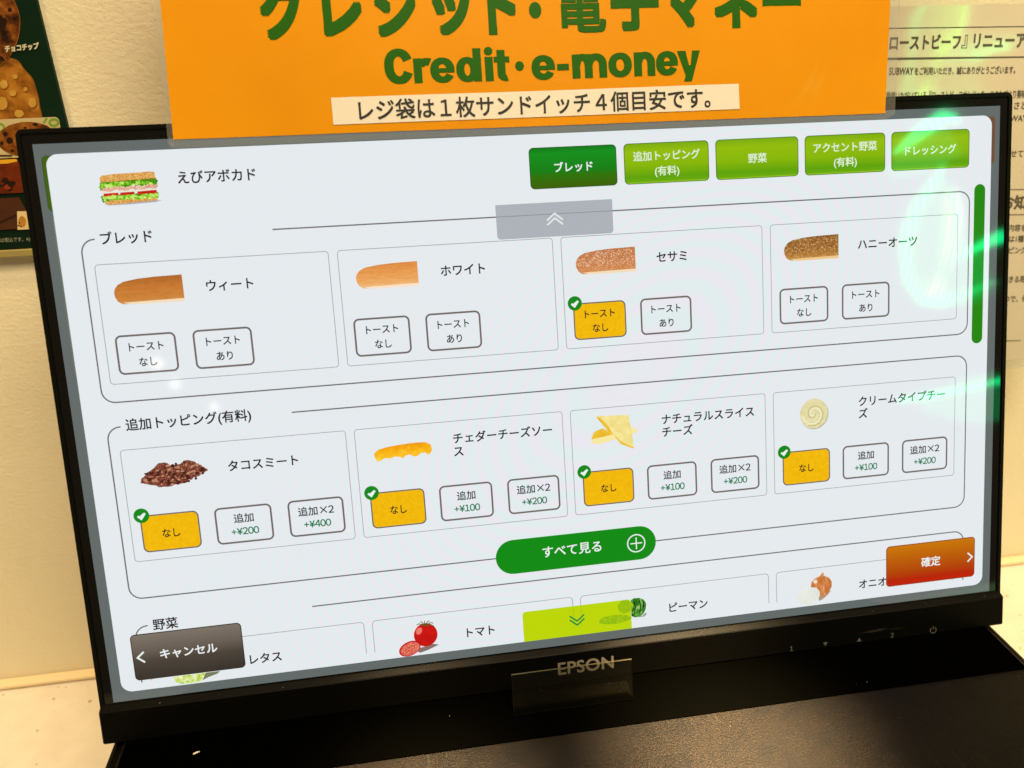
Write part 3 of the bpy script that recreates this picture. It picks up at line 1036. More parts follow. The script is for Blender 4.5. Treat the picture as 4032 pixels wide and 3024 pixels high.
def grid_sheet(b, q, nu, nv, mat, z):
    """a subdivided four-sided sheet; q = corner points TL, TR, BR, BL in display pixels"""
    pts, fs = [], []
    for j in range(nv + 1):
        for i in range(nu + 1):
            s, t = i / nu, j / nv
            u = (1 - t) * ((1 - s) * q[0][0] + s * q[1][0]) + t * ((1 - s) * q[3][0] + s * q[2][0])
            v = (1 - t) * ((1 - s) * q[0][1] + s * q[1][1]) + t * ((1 - s) * q[3][1] + s * q[2][1])
            pts.append(b.fmap(u, v, z))
    for j in range(nv):
        for i in range(nu):
            k = j * (nu + 1) + i
            fs.append((k, k + nu + 1, k + nu + 2, k + 1))
    b.add(pts, fs, mat)


def sign_paper():
    m, nt, p = new_mat('orange_paper')
    n = noise_node(nt, 14, 4)
    nt.links.new(ramp(nt, n.outputs[0], [(0.3, (0.70, 0.275, 0.003, 1)), (0.7, (0.75, 0.305, 0.004, 1))]), p.inputs['Base Color'])
    p.inputs['Roughness'].default_value = 0.42
    p.inputs['Specular IOR Level'].default_value = 0.1
    p.inputs['Coat Weight'].default_value = 0.3
    p.inputs['Coat Roughness'].default_value = 0.16
    n2 = noise_node(nt, 17, 2, 0.5, dist=0.8)
    n3 = noise_node(nt, 900, 3, 0.6)
    h = math_node(nt, 'ADD', n2.outputs[0], math_node(nt, 'MULTIPLY', n3.outputs[0], 0.012))
    b = nt.nodes.new('ShaderNodeBump')
    b.inputs['Distance'].default_value = 0.0035
    nt.links.new(h, b.inputs['Height'])
    nt.links.new(b.outputs[0], p.inputs['Coat Normal'])
    b2 = nt.nodes.new('ShaderNodeBump')
    b2.inputs['Distance'].default_value = 0.0006
    nt.links.new(h, b2.inputs['Height'])
    nt.links.new(b2.outputs[0], p.inputs['Normal'])
    return m


b = MB(curl)
TOPV = -560
SQ = [(264, TOPV), (1668, TOPV), (1646, 9.0), (247.6, 4.5)]
grid_sheet(b, SQ, 60, 24, 0, 0.0)
b.v += []
b2 = MB(curl)
grid_sheet(b2, SQ, 60, 24, 0, -0.0006)
b.add(b2.v, [tuple(reversed(x)) for x in b2.f], 0)
b.build('sign_card', sign_paper(), sign, smooth=True)


def film_material():
    m, nt, p = new_mat('clear_film')
    t = nt.nodes.new('ShaderNodeBsdfTransparent')
    t.inputs[0].default_value = (0.93, 0.94, 0.93, 1)
    mx = nt.nodes.new('ShaderNodeMixShader')
    mx.inputs[0].default_value = 0.16
    p.inputs['Base Color'].default_value = (0.55, 0.55, 0.52, 1)
    p.inputs['Roughness'].default_value = 0.12
    nt.links.new(t.outputs[0], mx.inputs[1])
    nt.links.new(p.outputs[0], mx.inputs[2])
    nt.links.new(mx.outputs[0], nt.nodes['Material Output'].inputs['Surface'])
    return m


M_FILM = film_material()
b = MB(curl)
grid_sheet(b, [(252, TOPV), (264, TOPV), (247.6, 19.5), (237.5, 10)], 1, 24, 0, -0.0003)
grid_sheet(b, [(1668, TOPV), (1690, TOPV), (1668, 12), (1646, 21)], 1, 24, 0, -0.0003)
grid_sheet(b, [(247.6, 4.5), (1646, 9.0), (1646, 21), (247.6, 19.5)], 60, 1, 0, -0.0003)
grid_sheet(b, [(237.5, 10), (247.6, 10), (247.6, 19.5), (241, 18)], 1, 1, 0, -0.00035)
b.build('laminate_margin', M_FILM, sign)

M_SG = solid('sign_green_ink', (0.017, 0.115, 0.003), 0.45, 0.12, linear=True, coat=0.12)
M_SK = solid('label_ink', (0.012, 0.012, 0.012), 0.5, linear=True)
M_SL = solid('label_paper', (0.80, 0.74, 0.66), 0.5, 0.4, linear=True)
b = MB(curl)
b.z = 0.00015


def put(txt, u0, em, vbase, off, sx=1.0, rot=-0.002):
    b.text(txt, u0, vbase - 0.38 * em, em, 0, 'l', weight=off, sx=sx, rot=rot)


TX = [('ク', 425, 105), ('レ', 533, 105), ('シ', 626, 105), ('ッ', 720, 105), ('ト', 840, 105), ('・', 914, 105), ('電', 980, 105), ('子', 1082, 105), ('マ', 1183, 105), ('ネ', 1284, 105), ('ー', 1382, 105)]
BOX = {'ク': (424, -264, 497, -163), 'レ': (534, -262, 606, -166), 'シ': (629, -262, 705, -163), 'ッ': (735, -240, 806, -163.5), 'ト': (838.5, -266, 893, -163), '・': (918, -221, 942, -191),
       '電': (971, -266, 1067, -163), '子': (1077, -262, 1172, -163.5), 'マ': (1184, -254, 1262, -166), 'ネ': (1284, -264, 1373, -163.5), 'ー': (1384, -224, 1465, -203)}
for ch, bx in BOX.items():
    b.text(ch, 0, 0, 0, 0, fit=bx, weight=0.045 if ch not in '・ー電' else (0.022 if ch == '電' else 0.0))
b.build('sign_title_lettering', M_SG, sign)
b = MB(curl)
b.z = 0.00015
# heavy grotesque lower line, letter by letter so that the weight stays even
BL, XH, W = -79.5, 44.0, 15.5


def step():
    b.z += 3e-6


def bowl(x0, x1, t0=0, t1=360, y0=None, y1=None, w=W, hw=11.5):
    """part of an oval ring; angles run clockwise from the right"""
    y0 = BL - XH - 0.8 if y0 is None else y0
    y1 = BL + 0.8 if y1 is None else y1
    cx, cy, a, c = (x0 + x1) / 2, (y0 + y1) / 2, (x1 - x0) / 2, (y1 - y0) / 2
    n = 28
    for i in range(n):
        q0, q1 = (math.radians(t0 + (t1 - t0) * (i + k) / n) for k in (0, 1))
        P = lambda q, aa, cc: (cx + aa * math.copysign(abs(math.cos(q)) ** 0.92, math.cos(q)), cy + cc * math.copysign(abs(math.sin(q)) ** 0.92, math.sin(q)))
        b.poly([P(q0, a, c), P(q1, a, c), P(q1, a - w, c - hw), P(q0, a - w, c - hw)], 0)
    step()


def bar(x0, y0, x1, y1):
    b.rect(x0, y0, x1, y1, 0)
    step()


def arch(x0, x1):
    bar(x0, BL - XH, x0 + W, BL)
    bowl(x0 + 1.5, x1, -172, 0, BL - XH - 0.8, BL - XH + 42, W, 12.5)
    bar(x1 - W, BL - XH + 20.4, x1, BL)


def letter_e(x0, x1):
    bowl(x0, x1, 28, 360)
    bar(x0 + 8, BL - 25.5, x1 - 0.3, BL - 17.5)


bowl(638, 692, 24, 336, BL - 62.5, BL + 0.8, 17.5, 14)
bar(692, BL - XH, 707.5, BL)
bowl(696, 739, -152, -66, BL - XH - 0.6, BL - XH + 40, 15, 13)
letter_e(723, 769)
bowl(772, 814, 0, 360)
bar(804.5, BL - 60, 820, BL)
bar(827, BL - XH, 842.5, BL)
b.ell(834.8, BL - 54.5, 8.3, 7.6, 0)
bar(850.5, BL - 56, 866, BL - 8)
bar(844.5, BL - XH, 874.5, BL - XH + 10.5)
bowl(850.5, 884, 78, 180, BL - 26, BL + 0.6, 15, 11)
b.ell(893.5, -105.5, 8.5, 8.7, 0)
letter_e(916.5, 962.5)
bar(966.5, BL - 27.5, 989.5, BL - 16)
arch(996, 1036)
arch(1020.5, 1064.5)
bowl(1067.5, 1114)
arch(1118.5, 1160.5)
letter_e(1162.5, 1207)
b.poly([(1205.5, BL - XH), (1222.5, BL - XH), (1229, BL - 17), (1232.5, BL - 17), (1236, BL - XH), (1252, BL - XH), (1234, BL + 13), (1218, BL + 13), (1222, BL + 1.5)], 0)
b.build('sign_subtitle_lettering', M_SG, sign)
b = MB(curl)
grid_sheet(b, [(535.8, -58.5), (1330.7, -58.5), (1331.7, -10), (535.4, -10)], 40, 2, 0, 0.00025)
b.text('レジ袋は１枚サンドイッチ４個目安です。', 0, 0, 0, 1, fit=(584, -52.5, 1271, -14.5), z=0.0004, weight=0.014, spacing=1.0)
b.build('stuck_on_label', [M_SL, M_SK], sign, 'white paper strip with black lettering stuck on the sign')


# ------------------------------------------------------------------ acrylic holder
hold = thing('acrylic_holder', 'small clear plastic holder standing before the screen under the brand lettering', 'holder')
HL, HR = on_plane(2024.5, 2812, 2, 0.001), on_plane(2496.6, 2754, 2, 0.001)
hy = (HL.y + HR.y) / 2
hx0, hx1 = HL.x, HR.x
hc = ((hx0 + hx1) / 2, hy)
hold.location = (hc[0], hc[1], 0.0004)


def acrylic():
    m, nt, p = new_mat('clear_acrylic')
    p.inputs['Base Color'].default_value = (0.85, 0.9, 0.8, 1)
    p.inputs['Roughness'].default_value = 0.07
    p.inputs['IOR'].default_value = 1.1
    p.inputs['Transmission Weight'].default_value = 1.0
    n = noise_node(nt, 260, 5, 0.7)
    rr = ramp(nt, n.outputs[0], [(0.45, (0.05, 0.05, 0.05, 1)), (0.75, (0.16, 0.16, 0.16, 1))])
    nt.links.new(rr, p.inputs['Roughness'])
    t = nt.nodes.new('ShaderNodeBsdfTransparent')
    t.inputs[0].default_value = (0.9, 0.92, 0.86, 1)
    g = nt.nodes.new('ShaderNodeBsdfGlossy')
    g.inputs['Roughness'].default_value = 0.1
    g.inputs['Color'].default_value = (1, 1, 1, 1)
    d = nt.nodes.new('ShaderNodeBsdfDiffuse')
    d.inputs[0].default_value = (0.018, 0.016, 0.010, 1)
    fr = nt.nodes.new('ShaderNodeFresnel')
    fr.inputs[0].default_value = 1.49
    m1 = nt.nodes.new('ShaderNodeMixShader')
    nt.links.new(fr.outputs[0], m1.inputs[0])
    m2 = nt.nodes.new('ShaderNodeMixShader')
    m2.inputs[0].default_value = 0.10
    nt.links.new(t.outputs[0], m2.inputs[1])
    nt.links.new(d.outputs[0], m2.inputs[2])
    nt.links.new(m2.outputs[0], m1.inputs[1])
    nt.links.new(g.outputs[0], m1.inputs[2])
    nt.links.new(m1.outputs[0], nt.nodes['Material Output'].inputs['Surface'])
    return m


M_AC = acrylic()
M_ACF, _nt, _p = new_mat('acrylic_foot')
_t = _nt.nodes.new('ShaderNodeBsdfTransparent')
_t.inputs[0].default_value = (0.92, 0.92, 0.86, 1)
_d = _nt.nodes.new('ShaderNodeBsdfDiffuse')
_d.inputs[0].default_value = (0.014, 0.0125, 0.008, 1)
_n = noise_node(_nt, 700, 5, 0.75)
_m = _nt.nodes.new('ShaderNodeMixShader')
_nt.links.new(ramp(_nt, _n.outputs[0], [(0.45, (0.04, 0.04, 0.04, 1)), (0.7, (0.35, 0.35, 0.35, 1))]), _m.inputs[0])
_nt.links.new(_t.outputs[0], _m.inputs[1])
_nt.links.new(_d.outputs[0], _m.inputs[2])
_nt.links.new(_m.outputs[0], _nt.nodes['Material Output'].inputs['Surface'])
M_ACE = solid('acrylic_edge', (0.05, 0.042, 0.024), 0.4, 0.12, linear=True)
# the front plate runs up, parallel to the screen; find its height from where its top edge shows
tl, tr = ray(2010.5, 2661), ray(2483, 2604)
nrm = Vector((0, -CP, SP))
p0 = Vector((hc[0], hy, 0.001))
ht = []
for dd in (tl, tr):
    k = (p0 - CW).dot(nrm) / dd.dot(nrm)
    ht.append((CW + dd * k).z)
hh = sum(ht) / 2
hw = (hx1 - hx0) / 2
hk = SP / CP
T_ = 0.0011
b = MB()
up = Vector((0, SP, CP))
fn = Vector((0, -CP, SP))
L = hh / CP
c = [Vector((-hw, 0, 0)), Vector((hw, 0, 0)), Vector((hw, 0, 0)) + up * L, Vector((-hw, 0, 0)) + up * L]
b.add([q + fn * 0 for q in c] + [q - fn * T_ for q in c], [(0, 1, 2, 3), (7, 6, 5, 4)], 0)
b.add([q + fn * 0 for q in c] + [q - fn * T_ for q in c], [(0, 4, 5, 1), (1, 5, 6, 2), (2, 6, 7, 3), (3, 7, 4, 0)], 1)
b.build('front_plate', [M_AC, M_ACE], hold)
b = MB()
b.box((-hw, 0.0004, 0.0), (hw, 0.0125, 0.0009), bevel=0.0002)
b.build('foot_plate', M_ACF, hold)

# ------------------------------------------------------------------ poster on the wall, left
def wall_map(px, py, z):
    p = on_plane(px, py, 1, WALL_Y)
    return Vector((p.x, p.z, z))


PM = Matrix(((1, 0, 0, 0), (0, 0, -1, WALL_Y), (0, 1, 0, 0), (0, 0, 0, 1)))     # wall frame: x right, y up, z into the room


def poster_ink(name, stops, scale, detail=6, rough=0.6):
    m, nt, p = new_mat(name)
    n = noise_node(nt, scale, detail, rough)
    nt.links.new(ramp(nt, n.outputs[0], [(q, lin(c)) for q, c in stops]), p.inputs['Base Color'])
    p.inputs['Roughness'].default_value = 0.38
    p.inputs['Specular IOR Level'].default_value = 0.35
    return m


poster = thing('cookie_poster', 'dark green poster with cookie photographs hanging on the cream wall', 'poster', PM)
pr, pb = wall_map(276, 498, 0), wall_map(121, 973, 0)
pt = wall_map(164, 0, 0)
b = MB(lambda u, v, z: Vector((u, v, z)), flip=False)
b.prism([(-0.62, pb.y), (pr.x - 0.0005, pb.y), (pt.x, 0.75), (-0.62, 0.75)], 0.0005, 0.0030, 0)
b.build('poster_board', solid('poster_green', (0.003, 0.017, 0.008), 0.5, 0.12, linear=True, noise=(25, 0.2)), poster)
b = MB(lambda u, v, z: Vector((u, v, z)), flip=False)
b.box((-0.62, pb.y - 0.0042, 0.0005), (pr.x - 0.0005, pb.y - 0.0002, 0.0045), bevel=0.0004)
b.build('lower_rail', solid('olive_rail', (0.33, 0.27, 0.09), 0.45, linear=True), poster)
WM = lambda u, v, z: wall_map(u, v, 0.0030 + z)
dk = poster_ink('dark_cookie', [(0.34, (26, 12, 5)), (0.46, (82, 42, 12)), (0.58, (132, 74, 22)), (0.72, (170, 108, 42))], 150)
lt = poster_ink('pale_cookie', [(0.33, (96, 54, 12)), (0.5, (158, 100, 28)), (0.68, (190, 132, 50))], 110)
br = poster_ink('brown_cookie', [(0.34, (66, 34, 8)), (0.5, (128, 72, 18)), (0.68, (164, 104, 34))], 150)
chip = poster_ink('white_chip', [(0.3, (166, 120, 40)), (0.7, (204, 160, 74))], 60)
choc = poster_ink('choc_chip', [(0.3, (18, 9, 6)), (0.7, (44, 24, 14))], 60)
edge = poster_ink('cookie_edge', [(0.3, (118, 72, 16)), (0.7, (150, 98, 28))], 80)

b = MB(WM)
rn = random.Random(11)
for a_, c_, mt, zz in ((194, 238, 2, 0.00005), (190, 234, 0, 0.0001)):
    pts = []
    for i in range(100):
        t = 2 * math.pi * i / 100
        k = 1 + 0.012 * (math.sin(5 * t) + math.sin(11 * t + 1) + 0.7 * math.sin(17 * t))
        pts.append((-22 + a_ * k * math.cos(t), 448 + c_ * k * math.sin(t)))
    b.poly([q for q in pts if q[1] < 500], mt, z=zz)
for i, (u, v, a, c_) in enumerate([(18, 405, 24, 28), (137, 402, 17, 21), (25, 330, 17, 19), (60, 365, 15, 13), (85, 445, 20, 16), (-5, 300, 14, 16), (70, 300, 11, 10), (110, 350, 9, 9)]):
    b.ell(u + 3, v + 4, a, c_, 3, z=0.00018 + i * 1e-6, wob=0.05, seed=i)
    b.ell(u, v, a * 0.92, c_ * 0.92, 1, z=0.00022 + i * 1e-6, wob=0.05, seed=i)
# keep only what lies on the poster below the dark cookie
b.build('pale_cookie_picture', [lt, chip, edge, poster_ink('cookie_crack', [(0.3, (110, 62, 14)), (0.7, (140, 84, 22))], 60)], poster)
b = MB(WM)
b.ell(-90, 98, 180, 196, 1, z=0.00035, n=90, wob=0.012, seed=3)
b.ell(-90, 98, 177, 193, 0, z=0.0004, n=90, wob=0.02, seed=3)
for i, (u, v, a, c_) in enumerate([(20, 95, 17, 26), (35, 150, 10, 12), (8, 70, 15, 12), (50, 40, 8, 8), (15, 230, 14, 9), (60, 190, 7, 9)]):
    b.ell(u, v, a, c_, 2, z=0.00045 + i * 1e-6, wob=0.14, seed=i, rot=0.4)
b.build('dark_cookie_picture', [dk, edge, choc], poster)
b = MB(WM)
b.z = 0.0006
b.text('チョコチップ', 0, 0, 0, 0, fit=(31, 172, 164, 200), weight=0.05, rot=-0.10)
b.build('cookie_name_lettering', solid('poster_cream_ink', (0.62, 0.58, 0.42), 0.45, linear=True), poster)

b = MB(WM)
q = MB.rr(-260, 468, 241, 620, 17)
q = [(u + (v - 470) * 0.16 * (1 if u > 0 else 0), v - (u - 0) * 0.045) for u, v in q]
b.poly(q, 0, z=0.0006)
for a_, c_, k in ((222, 480, 17), (8, 500, 20)):
    pts = [(a_ + k * math.cos(t / 9 * 3.14), c_ + 0.75 * k * math.sin(t / 9 * 3.14)) for t in range(19)]
    b.line(pts, 9, 2, z=0.00065)
b.line([(100, 478), (75, 500)], 9, 2, z=0.00065)
b.line([(195, 462), (182, 482)], 8, 2, z=0.00065)
b.ell(118, 545, 116, 68, 3, z=0.0007, n=70, wob=0.01, seed=4, rot=-0.04)
b.ell(116, 542, 114, 65, 1, z=0.00075, n=70, wob=0.012, seed=4, rot=-0.04)
for i, (u, v, a, c_) in enumerate([(33, 524, 9, 9), (50, 550, 13, 13), (150, 487, 11, 6), (60, 590, 8, 6), (205, 520, 8, 5), (110, 500, 6, 4), (20, 560, 6, 7)]):
    b.ell(u, v, a, c_, 4, z=0.0008 + i * 1e-6, wob=0.12, seed=i + 20)
b.rect(-200, 606, 60, 612, 5, z=0.00078)
b.build('wrapped_cookie_picture', [poster_ink('wrapper', [(0.3, (186, 170, 126)), (0.7, (204, 188, 146))], 30), br, poster_ink('wrapper_green', [(0.3, (104, 150, 40)), (0.7, (128, 170, 60))], 30), edge, choc,
                                   poster_ink('photo_dark', [(0.3, (60, 34, 12)), (0.7, (80, 46, 18))], 30)], poster)
b = MB(WM)
b.poly([(-260, 640), (76, 622), (140, 752), (-260, 772)], 0, z=0.0006)
for i in range(9):
    b.ell(rn.uniform(-20, 95), rn.uniform(700, 750), rn.uniform(8, 20), rn.uniform(5, 12), rn.choice([1, 2]), z=0.00065 + i * 1e-6, wob=0.3, seed=i)
b.poly([(-260, 640), (76, 622), (80, 632), (40, 640), (-260, 652)], 3, z=0.0007)
b.build('glaze_picture', [poster_ink('glaze', [(0.3, (48, 16, 5)), (0.5, (104, 38, 8)), (0.7, (168, 80, 12))], 35, 3), choc, poster_ink('glaze_red', [(0.3, (104, 30, 12)), (0.7, (150, 58, 18))], 40),
                          poster_ink('glaze_gold', [(0.3, (214, 150, 24)), (0.7, (230, 176, 50))], 40)], poster)
b = MB(WM)
b.poly([(-260, 790), (86, 772), (150, 892), (-260, 914)], 0, z=0.0006)
b.line([(-10, 880), (40, 858), (80, 840)], 7, 2, z=0.00065)
b.poly([(78, 827), (130, 826), (150, 896), (80, 899)], 1, z=0.0007)
b.ell(98, 868, 15, 22, 3, z=0.00075, wob=0.08, seed=3)
for u, v in ((84, 882), (93, 885), (88, 872)):
    b.ell(u, v, 4, 3, 2, z=0.0008, n=8)
b.poly([(-10, 880), (2, 876), (8, 904), (-10, 906)], 1, z=0.0007)
b.build('brown_board_picture', [poster_ink('brown_board', [(0.3, (62, 34, 18)), (0.7, (80, 46, 24))], 40), poster_ink('tag_cream', [(0.3, (214, 190, 136)), (0.7, (228, 206, 152))], 40), choc, lt], poster)
b = MB(WM)
b.z = 0.0006
b.text('価格は税込です。※)', 0, 0, 0, 0, fit=(-22, 929, 128, 950), rot=-0.045)
b.build('price_note_lettering', solid('poster_dim_ink', (0.36, 0.38, 0.27), 0.5, linear=True), poster)

# ------------------------------------------------------------------ notice on the wall, right
NT = math.radians(8.5)                # the stiff sheet stands away from the wall at its foot
NA = Vector((0, WALL_Y - 0.002, 0.37))
NN = Vector((0, -math.cos(NT), math.sin(NT)))
NU = Vector((0, math.sin(NT), math.cos(NT)))
NM = Matrix(((1, 0, 0, 0), (0, NU.y, NN.y, NA.y), (0, NU.z, NN.z, NA.z), (0, 0, 0, 1)))


def notice_map(px, py, z):
    d = ray(px, py)
    q = CW + d * ((NA - CW).dot(NN) / d.dot(NN)) - NA
    return Vector((q.x, q.dot(NU), z))


notice = thing('wall_notice', 'cream laminated notice with black Japanese text on the wall beside the screen', 'notice', NM)
m, nt, p = new_mat('notice_paper')
n = noise_node(nt, 10, 4)
nt.links.new(ramp(nt, n.outputs[0], [(0.3, (0.49, 0.45, 0.35, 1)), (0.7, (0.52, 0.48, 0.38, 1))]), p.inputs['Base Color'])
p.inputs['Roughness'].default_value = 0.5
p.inputs['Coat Weight'].default_value = 1.0
p.inputs['Coat Roughness'].default_value = 0.07
bp = nt.nodes.new('ShaderNodeBump')
bp.inputs['Distance'].default_value = 0.0006
nt.links.new(noise_node(nt, 12, 2).outputs[0], bp.inputs['Height'])
nt.links.new(bp.outputs[0], p.inputs['Coat Normal'])
M_NP = m
a0, a1 = notice_map(3700, 22, 0), notice_map(3990, 1415, 0)
b = MB(lambda u, v, z: Vector((u, v, z)), flip=False)
b.box((0.11, a1.y, 0.0004), (0.37, a0.y, 0.0009))
b.build('paper_sheet', M_NP, notice)
for lo, hi in (((0.104, a1.y - 0.006, 0.0003), (0.376, a1.y - 0.0001, 0.0010)), ((0.104, a0.y + 0.0001, 0.0003), (0.376, a0.y + 0.006, 0.0010))):
    b = MB(lambda u, v, z: Vector((u, v, z)), flip=False)
    b.box(lo, hi)
    b.build('laminate_margin', M_FILM, notice)
M_NI = solid('notice_ink', (0.085, 0.072, 0.055), 0.5, linear=True)
WN = lambda u, v, z: notice_map(u, v, 0.0009 + z)
tilt = -0.0135


def nbuild(name, fn):
    b = MB(WN)
    b.z = 0.00015
    fn(b)
    return b.build(name, M_NI, notice)


def nrule(x0, x1, y0, wd=3.4):
    nbuild('printed_rule', lambda b: b.line([(x0, y0), (x1, y0 + (x1 - x0) * tilt)], wd, 0))


nbuild('heading_box', lambda b: b.line([(4300, 113 + 860 * tilt), (3444, 113), (3444, 233), (4300, 233 + 860 * tilt)], 3.3, 0))


def heading(b):
    b.text('ローストビーフ', 0, 0, 0, 0, fit=(3497, 137, 3780, 195), weight=0.03, shear=0.16, rot=tilt)
    b.text('』', 0, 0, 0, 0, fit=(3780, 138, 3807, 191), shear=0.12)
    b.text('リニューアル', 0, 0, 0, 0, fit=(3829, 132, 4078, 190), weight=0.03, shear=0.16, rot=tilt)


nbuild('notice_heading', heading)
nbuild('notice_line', lambda b: (b.text('SUBWAY', 0, 0, 0, 0, fit=(3496, 266, 3594, 296), shear=0.16, rot=tilt, weight=0.02),
                                 b.text('をご利用いただき、誠にありがとうございます。', 0, 0, 0, 0, fit=(3597, 262, 3992, 294), shear=0.16, rot=tilt, weight=0.02)))
nbuild('notice_line', lambda b: b.text('ご愛顧いただいている『ローストビーフサンド』を、このたびより美味し', 0, 0, 0, 0, fit=(3470, 357, 4050, 392), shear=0.16, rot=tilt, weight=0.02))
for t, x, y, h_ in (('しさと牛', 3962, 416, 30), ('SUBWAYグ', 3925, 466, 30), ('せていただ', 3976, 605, 28), ('内容を一部', 3966, 897, 26), ('は1種に', 3968, 940, 26),
                    ('ピングと', 3968, 985, 26), ('きる限り', 3968, 1099, 25), ('ので、何卒', 3950, 1176, 25)):
    nbuild('notice_line', lambda b: b.text(t, x, y, h_ * 1.12, 0, 'l', shear=0.16, rot=tilt, weight=0.016, sx=0.84))
nrule(3920, 4200, 747, 3)
nrule(3920, 4200, 846, 3)
nrule(3950, 4014, 1341, 3)
nbuild('notice_heading', lambda b: b.text('お知らせ', 3942, 797, 58, 0, 'l', shear=0.16, rot=tilt, weight=0.03, sx=0.86))

# ------------------------------------------------------------------ green neon sign across the room, seen mirrored in glass and laminate
NEON_Y = -4.0


def mirrored(px, py, wall=False):
    d = ray(px, py).normalized()
    if wall:
        n, q = NN, NA + NN * 0.0009
    else:
        n, q = Vector((0, -CP, SP)), MW @ Vector((0, 0, 0))
    p = CW + d * ((q - CW).dot(n) / d.dot(n))
    e = d - 2 * d.dot(n) * n
    return p + e * ((NEON_Y - p.y) / e.y)


def neon_mat(name, rgb, k):
    m, nt, p = new_mat(name)
    p.inputs['Base Color'].default_value = (0.1, 0.3, 0.15, 1)
    p.inputs['Emission Color'].default_value = (*rgb, 1)
    p.inputs['Emission Strength'].default_value = k
    return m


neon = thing('green_neon_sign', 'curved green neon sign across the room, mirrored in the right side of the screen glass', 'neon sign')
NC = (0.0, 1.0, 0.27)
neon.location = (3.2, NEON_Y, 0.2)
Z3 = lambda x, y: (2688 + x * 0.60759, y * 0.60759)
Z6 = lambda x, y: (2688 + x * 0.60759, 1008 + y * 0.60759)


def neon_tube(pts, widths, mat, wall=False, depth=0.03, name='neon_tube', soft=False):
    c = [mirrored(*q, wall=wall) for q in pts]
    n = len(c)
    b = MB()
    vs = []
    for i in range(n):
        t = (c[min(i + 1, n - 1)] - c[max(i - 1, 0)]).normalized()
        s = Vector((-t.z, 0, t.x))
        wd = widths[i] / 2 * (2.5 if wall or soft else 1.7)
        for k in range(8):
            an = math.pi * k / 4
            vs.append(c[i] + s * wd * math.cos(an) + Vector((0, -depth * (0.5 - 0.5 * math.sin(an)), 0)) - neon.location)
    fs = [(i * 8 + k, i * 8 + (k + 1) % 8, i * 8 + 8 + (k + 1) % 8, i * 8 + 8 + k) for i in range(n - 1) for k in range(8)]
    fs += [tuple(range(8)), tuple(reversed(range((n - 1) * 8, n * 8)))]
    b.add(vs, fs, 0)
    b.build(name, mat, neon, smooth=True)


N1, N2, N3 = neon_mat('neon_bright', NC, 22.0), neon_mat('neon_mid', NC, 9.5), neon_mat('neon_soft', NC, 2.0)
NW, NY = neon_mat('neon_white', (0.75, 1.0, 0.7), 11.0), neon_mat('neon_lime', (0.16, 1.0, 0.06), 38.0)
neon_tube([Z3(1790, 790), Z3(1760, 748), Z3(1700, 742), Z3(1620, 800), Z3(1500, 890), Z3(1385, 985)], [0.015, 0.035, 0.05, 0.05, 0.04, 0.01], N1)
neon_tube([Z3(1760, 900), Z3(1640, 960), Z3(1480, 1060), Z3(1350, 1120)], [0.09, 0.09, 0.07, 0.03], N3, soft=True)
neon_tube([Z3(1700, 1060), Z3(1640, 1190), Z3(1540, 1330), Z3(1475, 1480), Z3(1455, 1620), Z6(1475, 150), Z6(1560, 270), Z6(1680, 290), Z6(1850, 235), Z6(2020, 165)], [0.01, 0.05, 0.06, 0.055, 0.05, 0.05, 0.055, 0.05, 0.05, 0.02], N2)
neon_tube([Z3(1740, 1180), Z3(1660, 1400), Z3(1640, 1640), Z6(1700, 130), Z6(1800, 130), Z6(1990, 120)], [0.04, 0.16, 0.18, 0.16, 0.16, 0.10], N3, soft=True)
neon_tube([Z3(1770, 1675), Z3(1900, 1610), Z3(2000, 1560), Z3(2095, 1520)], [0.006, 0.025, 0.035, 0.05], N1)
neon_tube([Z6(1420, 935), Z6(1600, 905), Z6(1800, 868), Z6(2070, 808)], [0.008, 0.016, 0.022, 0.028], N1)
neon_tube([Z6(1560, 980), Z6(1750, 950), Z6(1900, 930), Z6(2075, 900)], [0.02, 0.09, 0.12, 0.12], N3, soft=True)
neon_tube([(3452 + x * 0.2622, y * 0.2622) for x, y in ((1300, -200), (1260, 0), (1240, 250), (1190, 480), (1130, 720), (1060, 930), (960, 1160), (860, 1370), (700, 1600))], [0.03, 0.032, 0.032, 0.034, 0.036, 0.036, 0.034, 0.026, 0.02], NY, wall=True)
neon_tube([(3452 + x * 0.2622, y * 0.2622) for x, y in ((1440, -200), (1440, 0), (1440, 200), (1370, 480), (1290, 720), (1210, 930), (1110, 1160), (1000, 1370), (850, 1600))], [0.008] * 9, NW, wall=True)

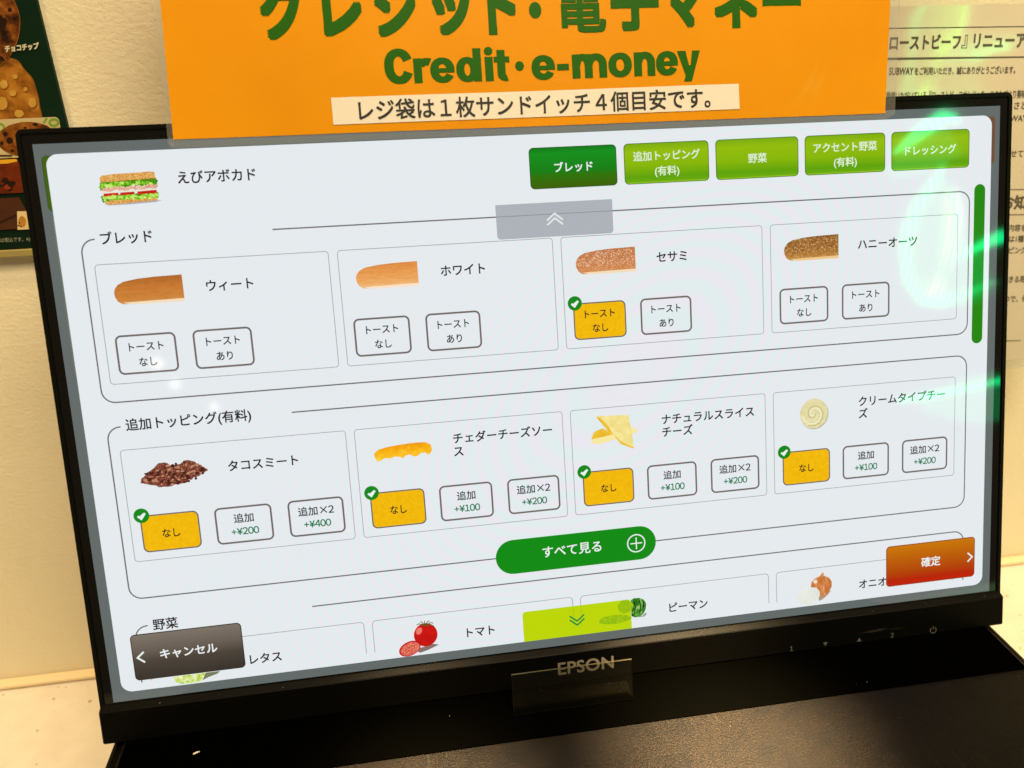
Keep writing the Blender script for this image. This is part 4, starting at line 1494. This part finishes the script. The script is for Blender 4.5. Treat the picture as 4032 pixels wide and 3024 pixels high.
# ------------------------------------------------------------------ small things
p = on_plane(773, 2967, 2, 0.0)
b = MB(lambda u, v, z: Vector((u, v, z)), flip=False)
b.add([(-0.0016, -0.0004, 0.0), (-0.0006, -0.0007, 0.0002), (0.0006, -0.0003, 0.0005), (0.0017, 0.0004, 0.0003), (0.0012, 0.0008, 0.0003), (0.0, 0.0003, 0.0006), (-0.0012, 0.0002, 0.0002),
       (0, 0, -0.0)], [(0, 1, 6), (1, 2, 5), (1, 5, 6), (2, 3, 4), (2, 4, 5), (0, 6, 7), (0, 7, 1), (7, 2, 1), (7, 3, 2)], 0)
o = b.build('paper_scrap', solid('scrap_white', (0.75, 0.68, 0.5), 0.6, linear=True))
o.location = (p.x, p.y, 0.0002)
o['label'], o['category'] = 'tiny pale scrap of paper lying on the black box below the cancel button', 'scrap'

# dust on the ledge, the holder and the box
M_DU = solid('dust', (0.40, 0.36, 0.28), 0.8, linear=True)
b = MB(lambda u, v, z: Vector((u, v, z)), flip=False)
rn = random.Random(21)


def speck(p, r):
    pts = [p + Vector((rn.uniform(-1, 1), rn.uniform(-1, 1), rn.uniform(0.1, 1))) * r for _ in range(3)] + [p + Vector((0, 0, r * 1.2))]
    b.add(pts, [(0, 1, 3), (1, 2, 3), (2, 0, 3), (0, 2, 1)], 0)


for u, v, r in ((204, 1088, 0.45), (330, 1089, 0.5), (90, 1089, 0.5), (610, 1088, 0.35), (900, 1087, 0.3), (1220, 1088, 0.4), (1440, 1089, 0.35), (1752, 1086, 0.8), (1625, 1088, 0.35), (1320, 1087, 0.35), (1900, 1088, 0.4)):
    speck(MW @ ui_map(u, v, 0.0024), r * 0.0006)
for i in range(46):
    speck(Vector((rn.uniform(-0.2, 0.22), rn.uniform(-0.14, -0.055), 0.0001)), rn.choice([0.00010, 0.00012, 0.00014, 0.0002]))
for i in range(14):
    x = rn.uniform(hx0 + 0.003, hx1 - 0.003)
    t = rn.uniform(0.002, 0.02)
    speck(Vector((x, hy, 0.0004)) + up * t + fn * 0.0001, rn.choice([0.00012, 0.00018, 0.00025]))
o = b.build('dust', M_DU)
o['kind'] = 'stuff'
o['label'], o['category'] = 'pale specks of dust scattered over the black ledge and box', 'dust'
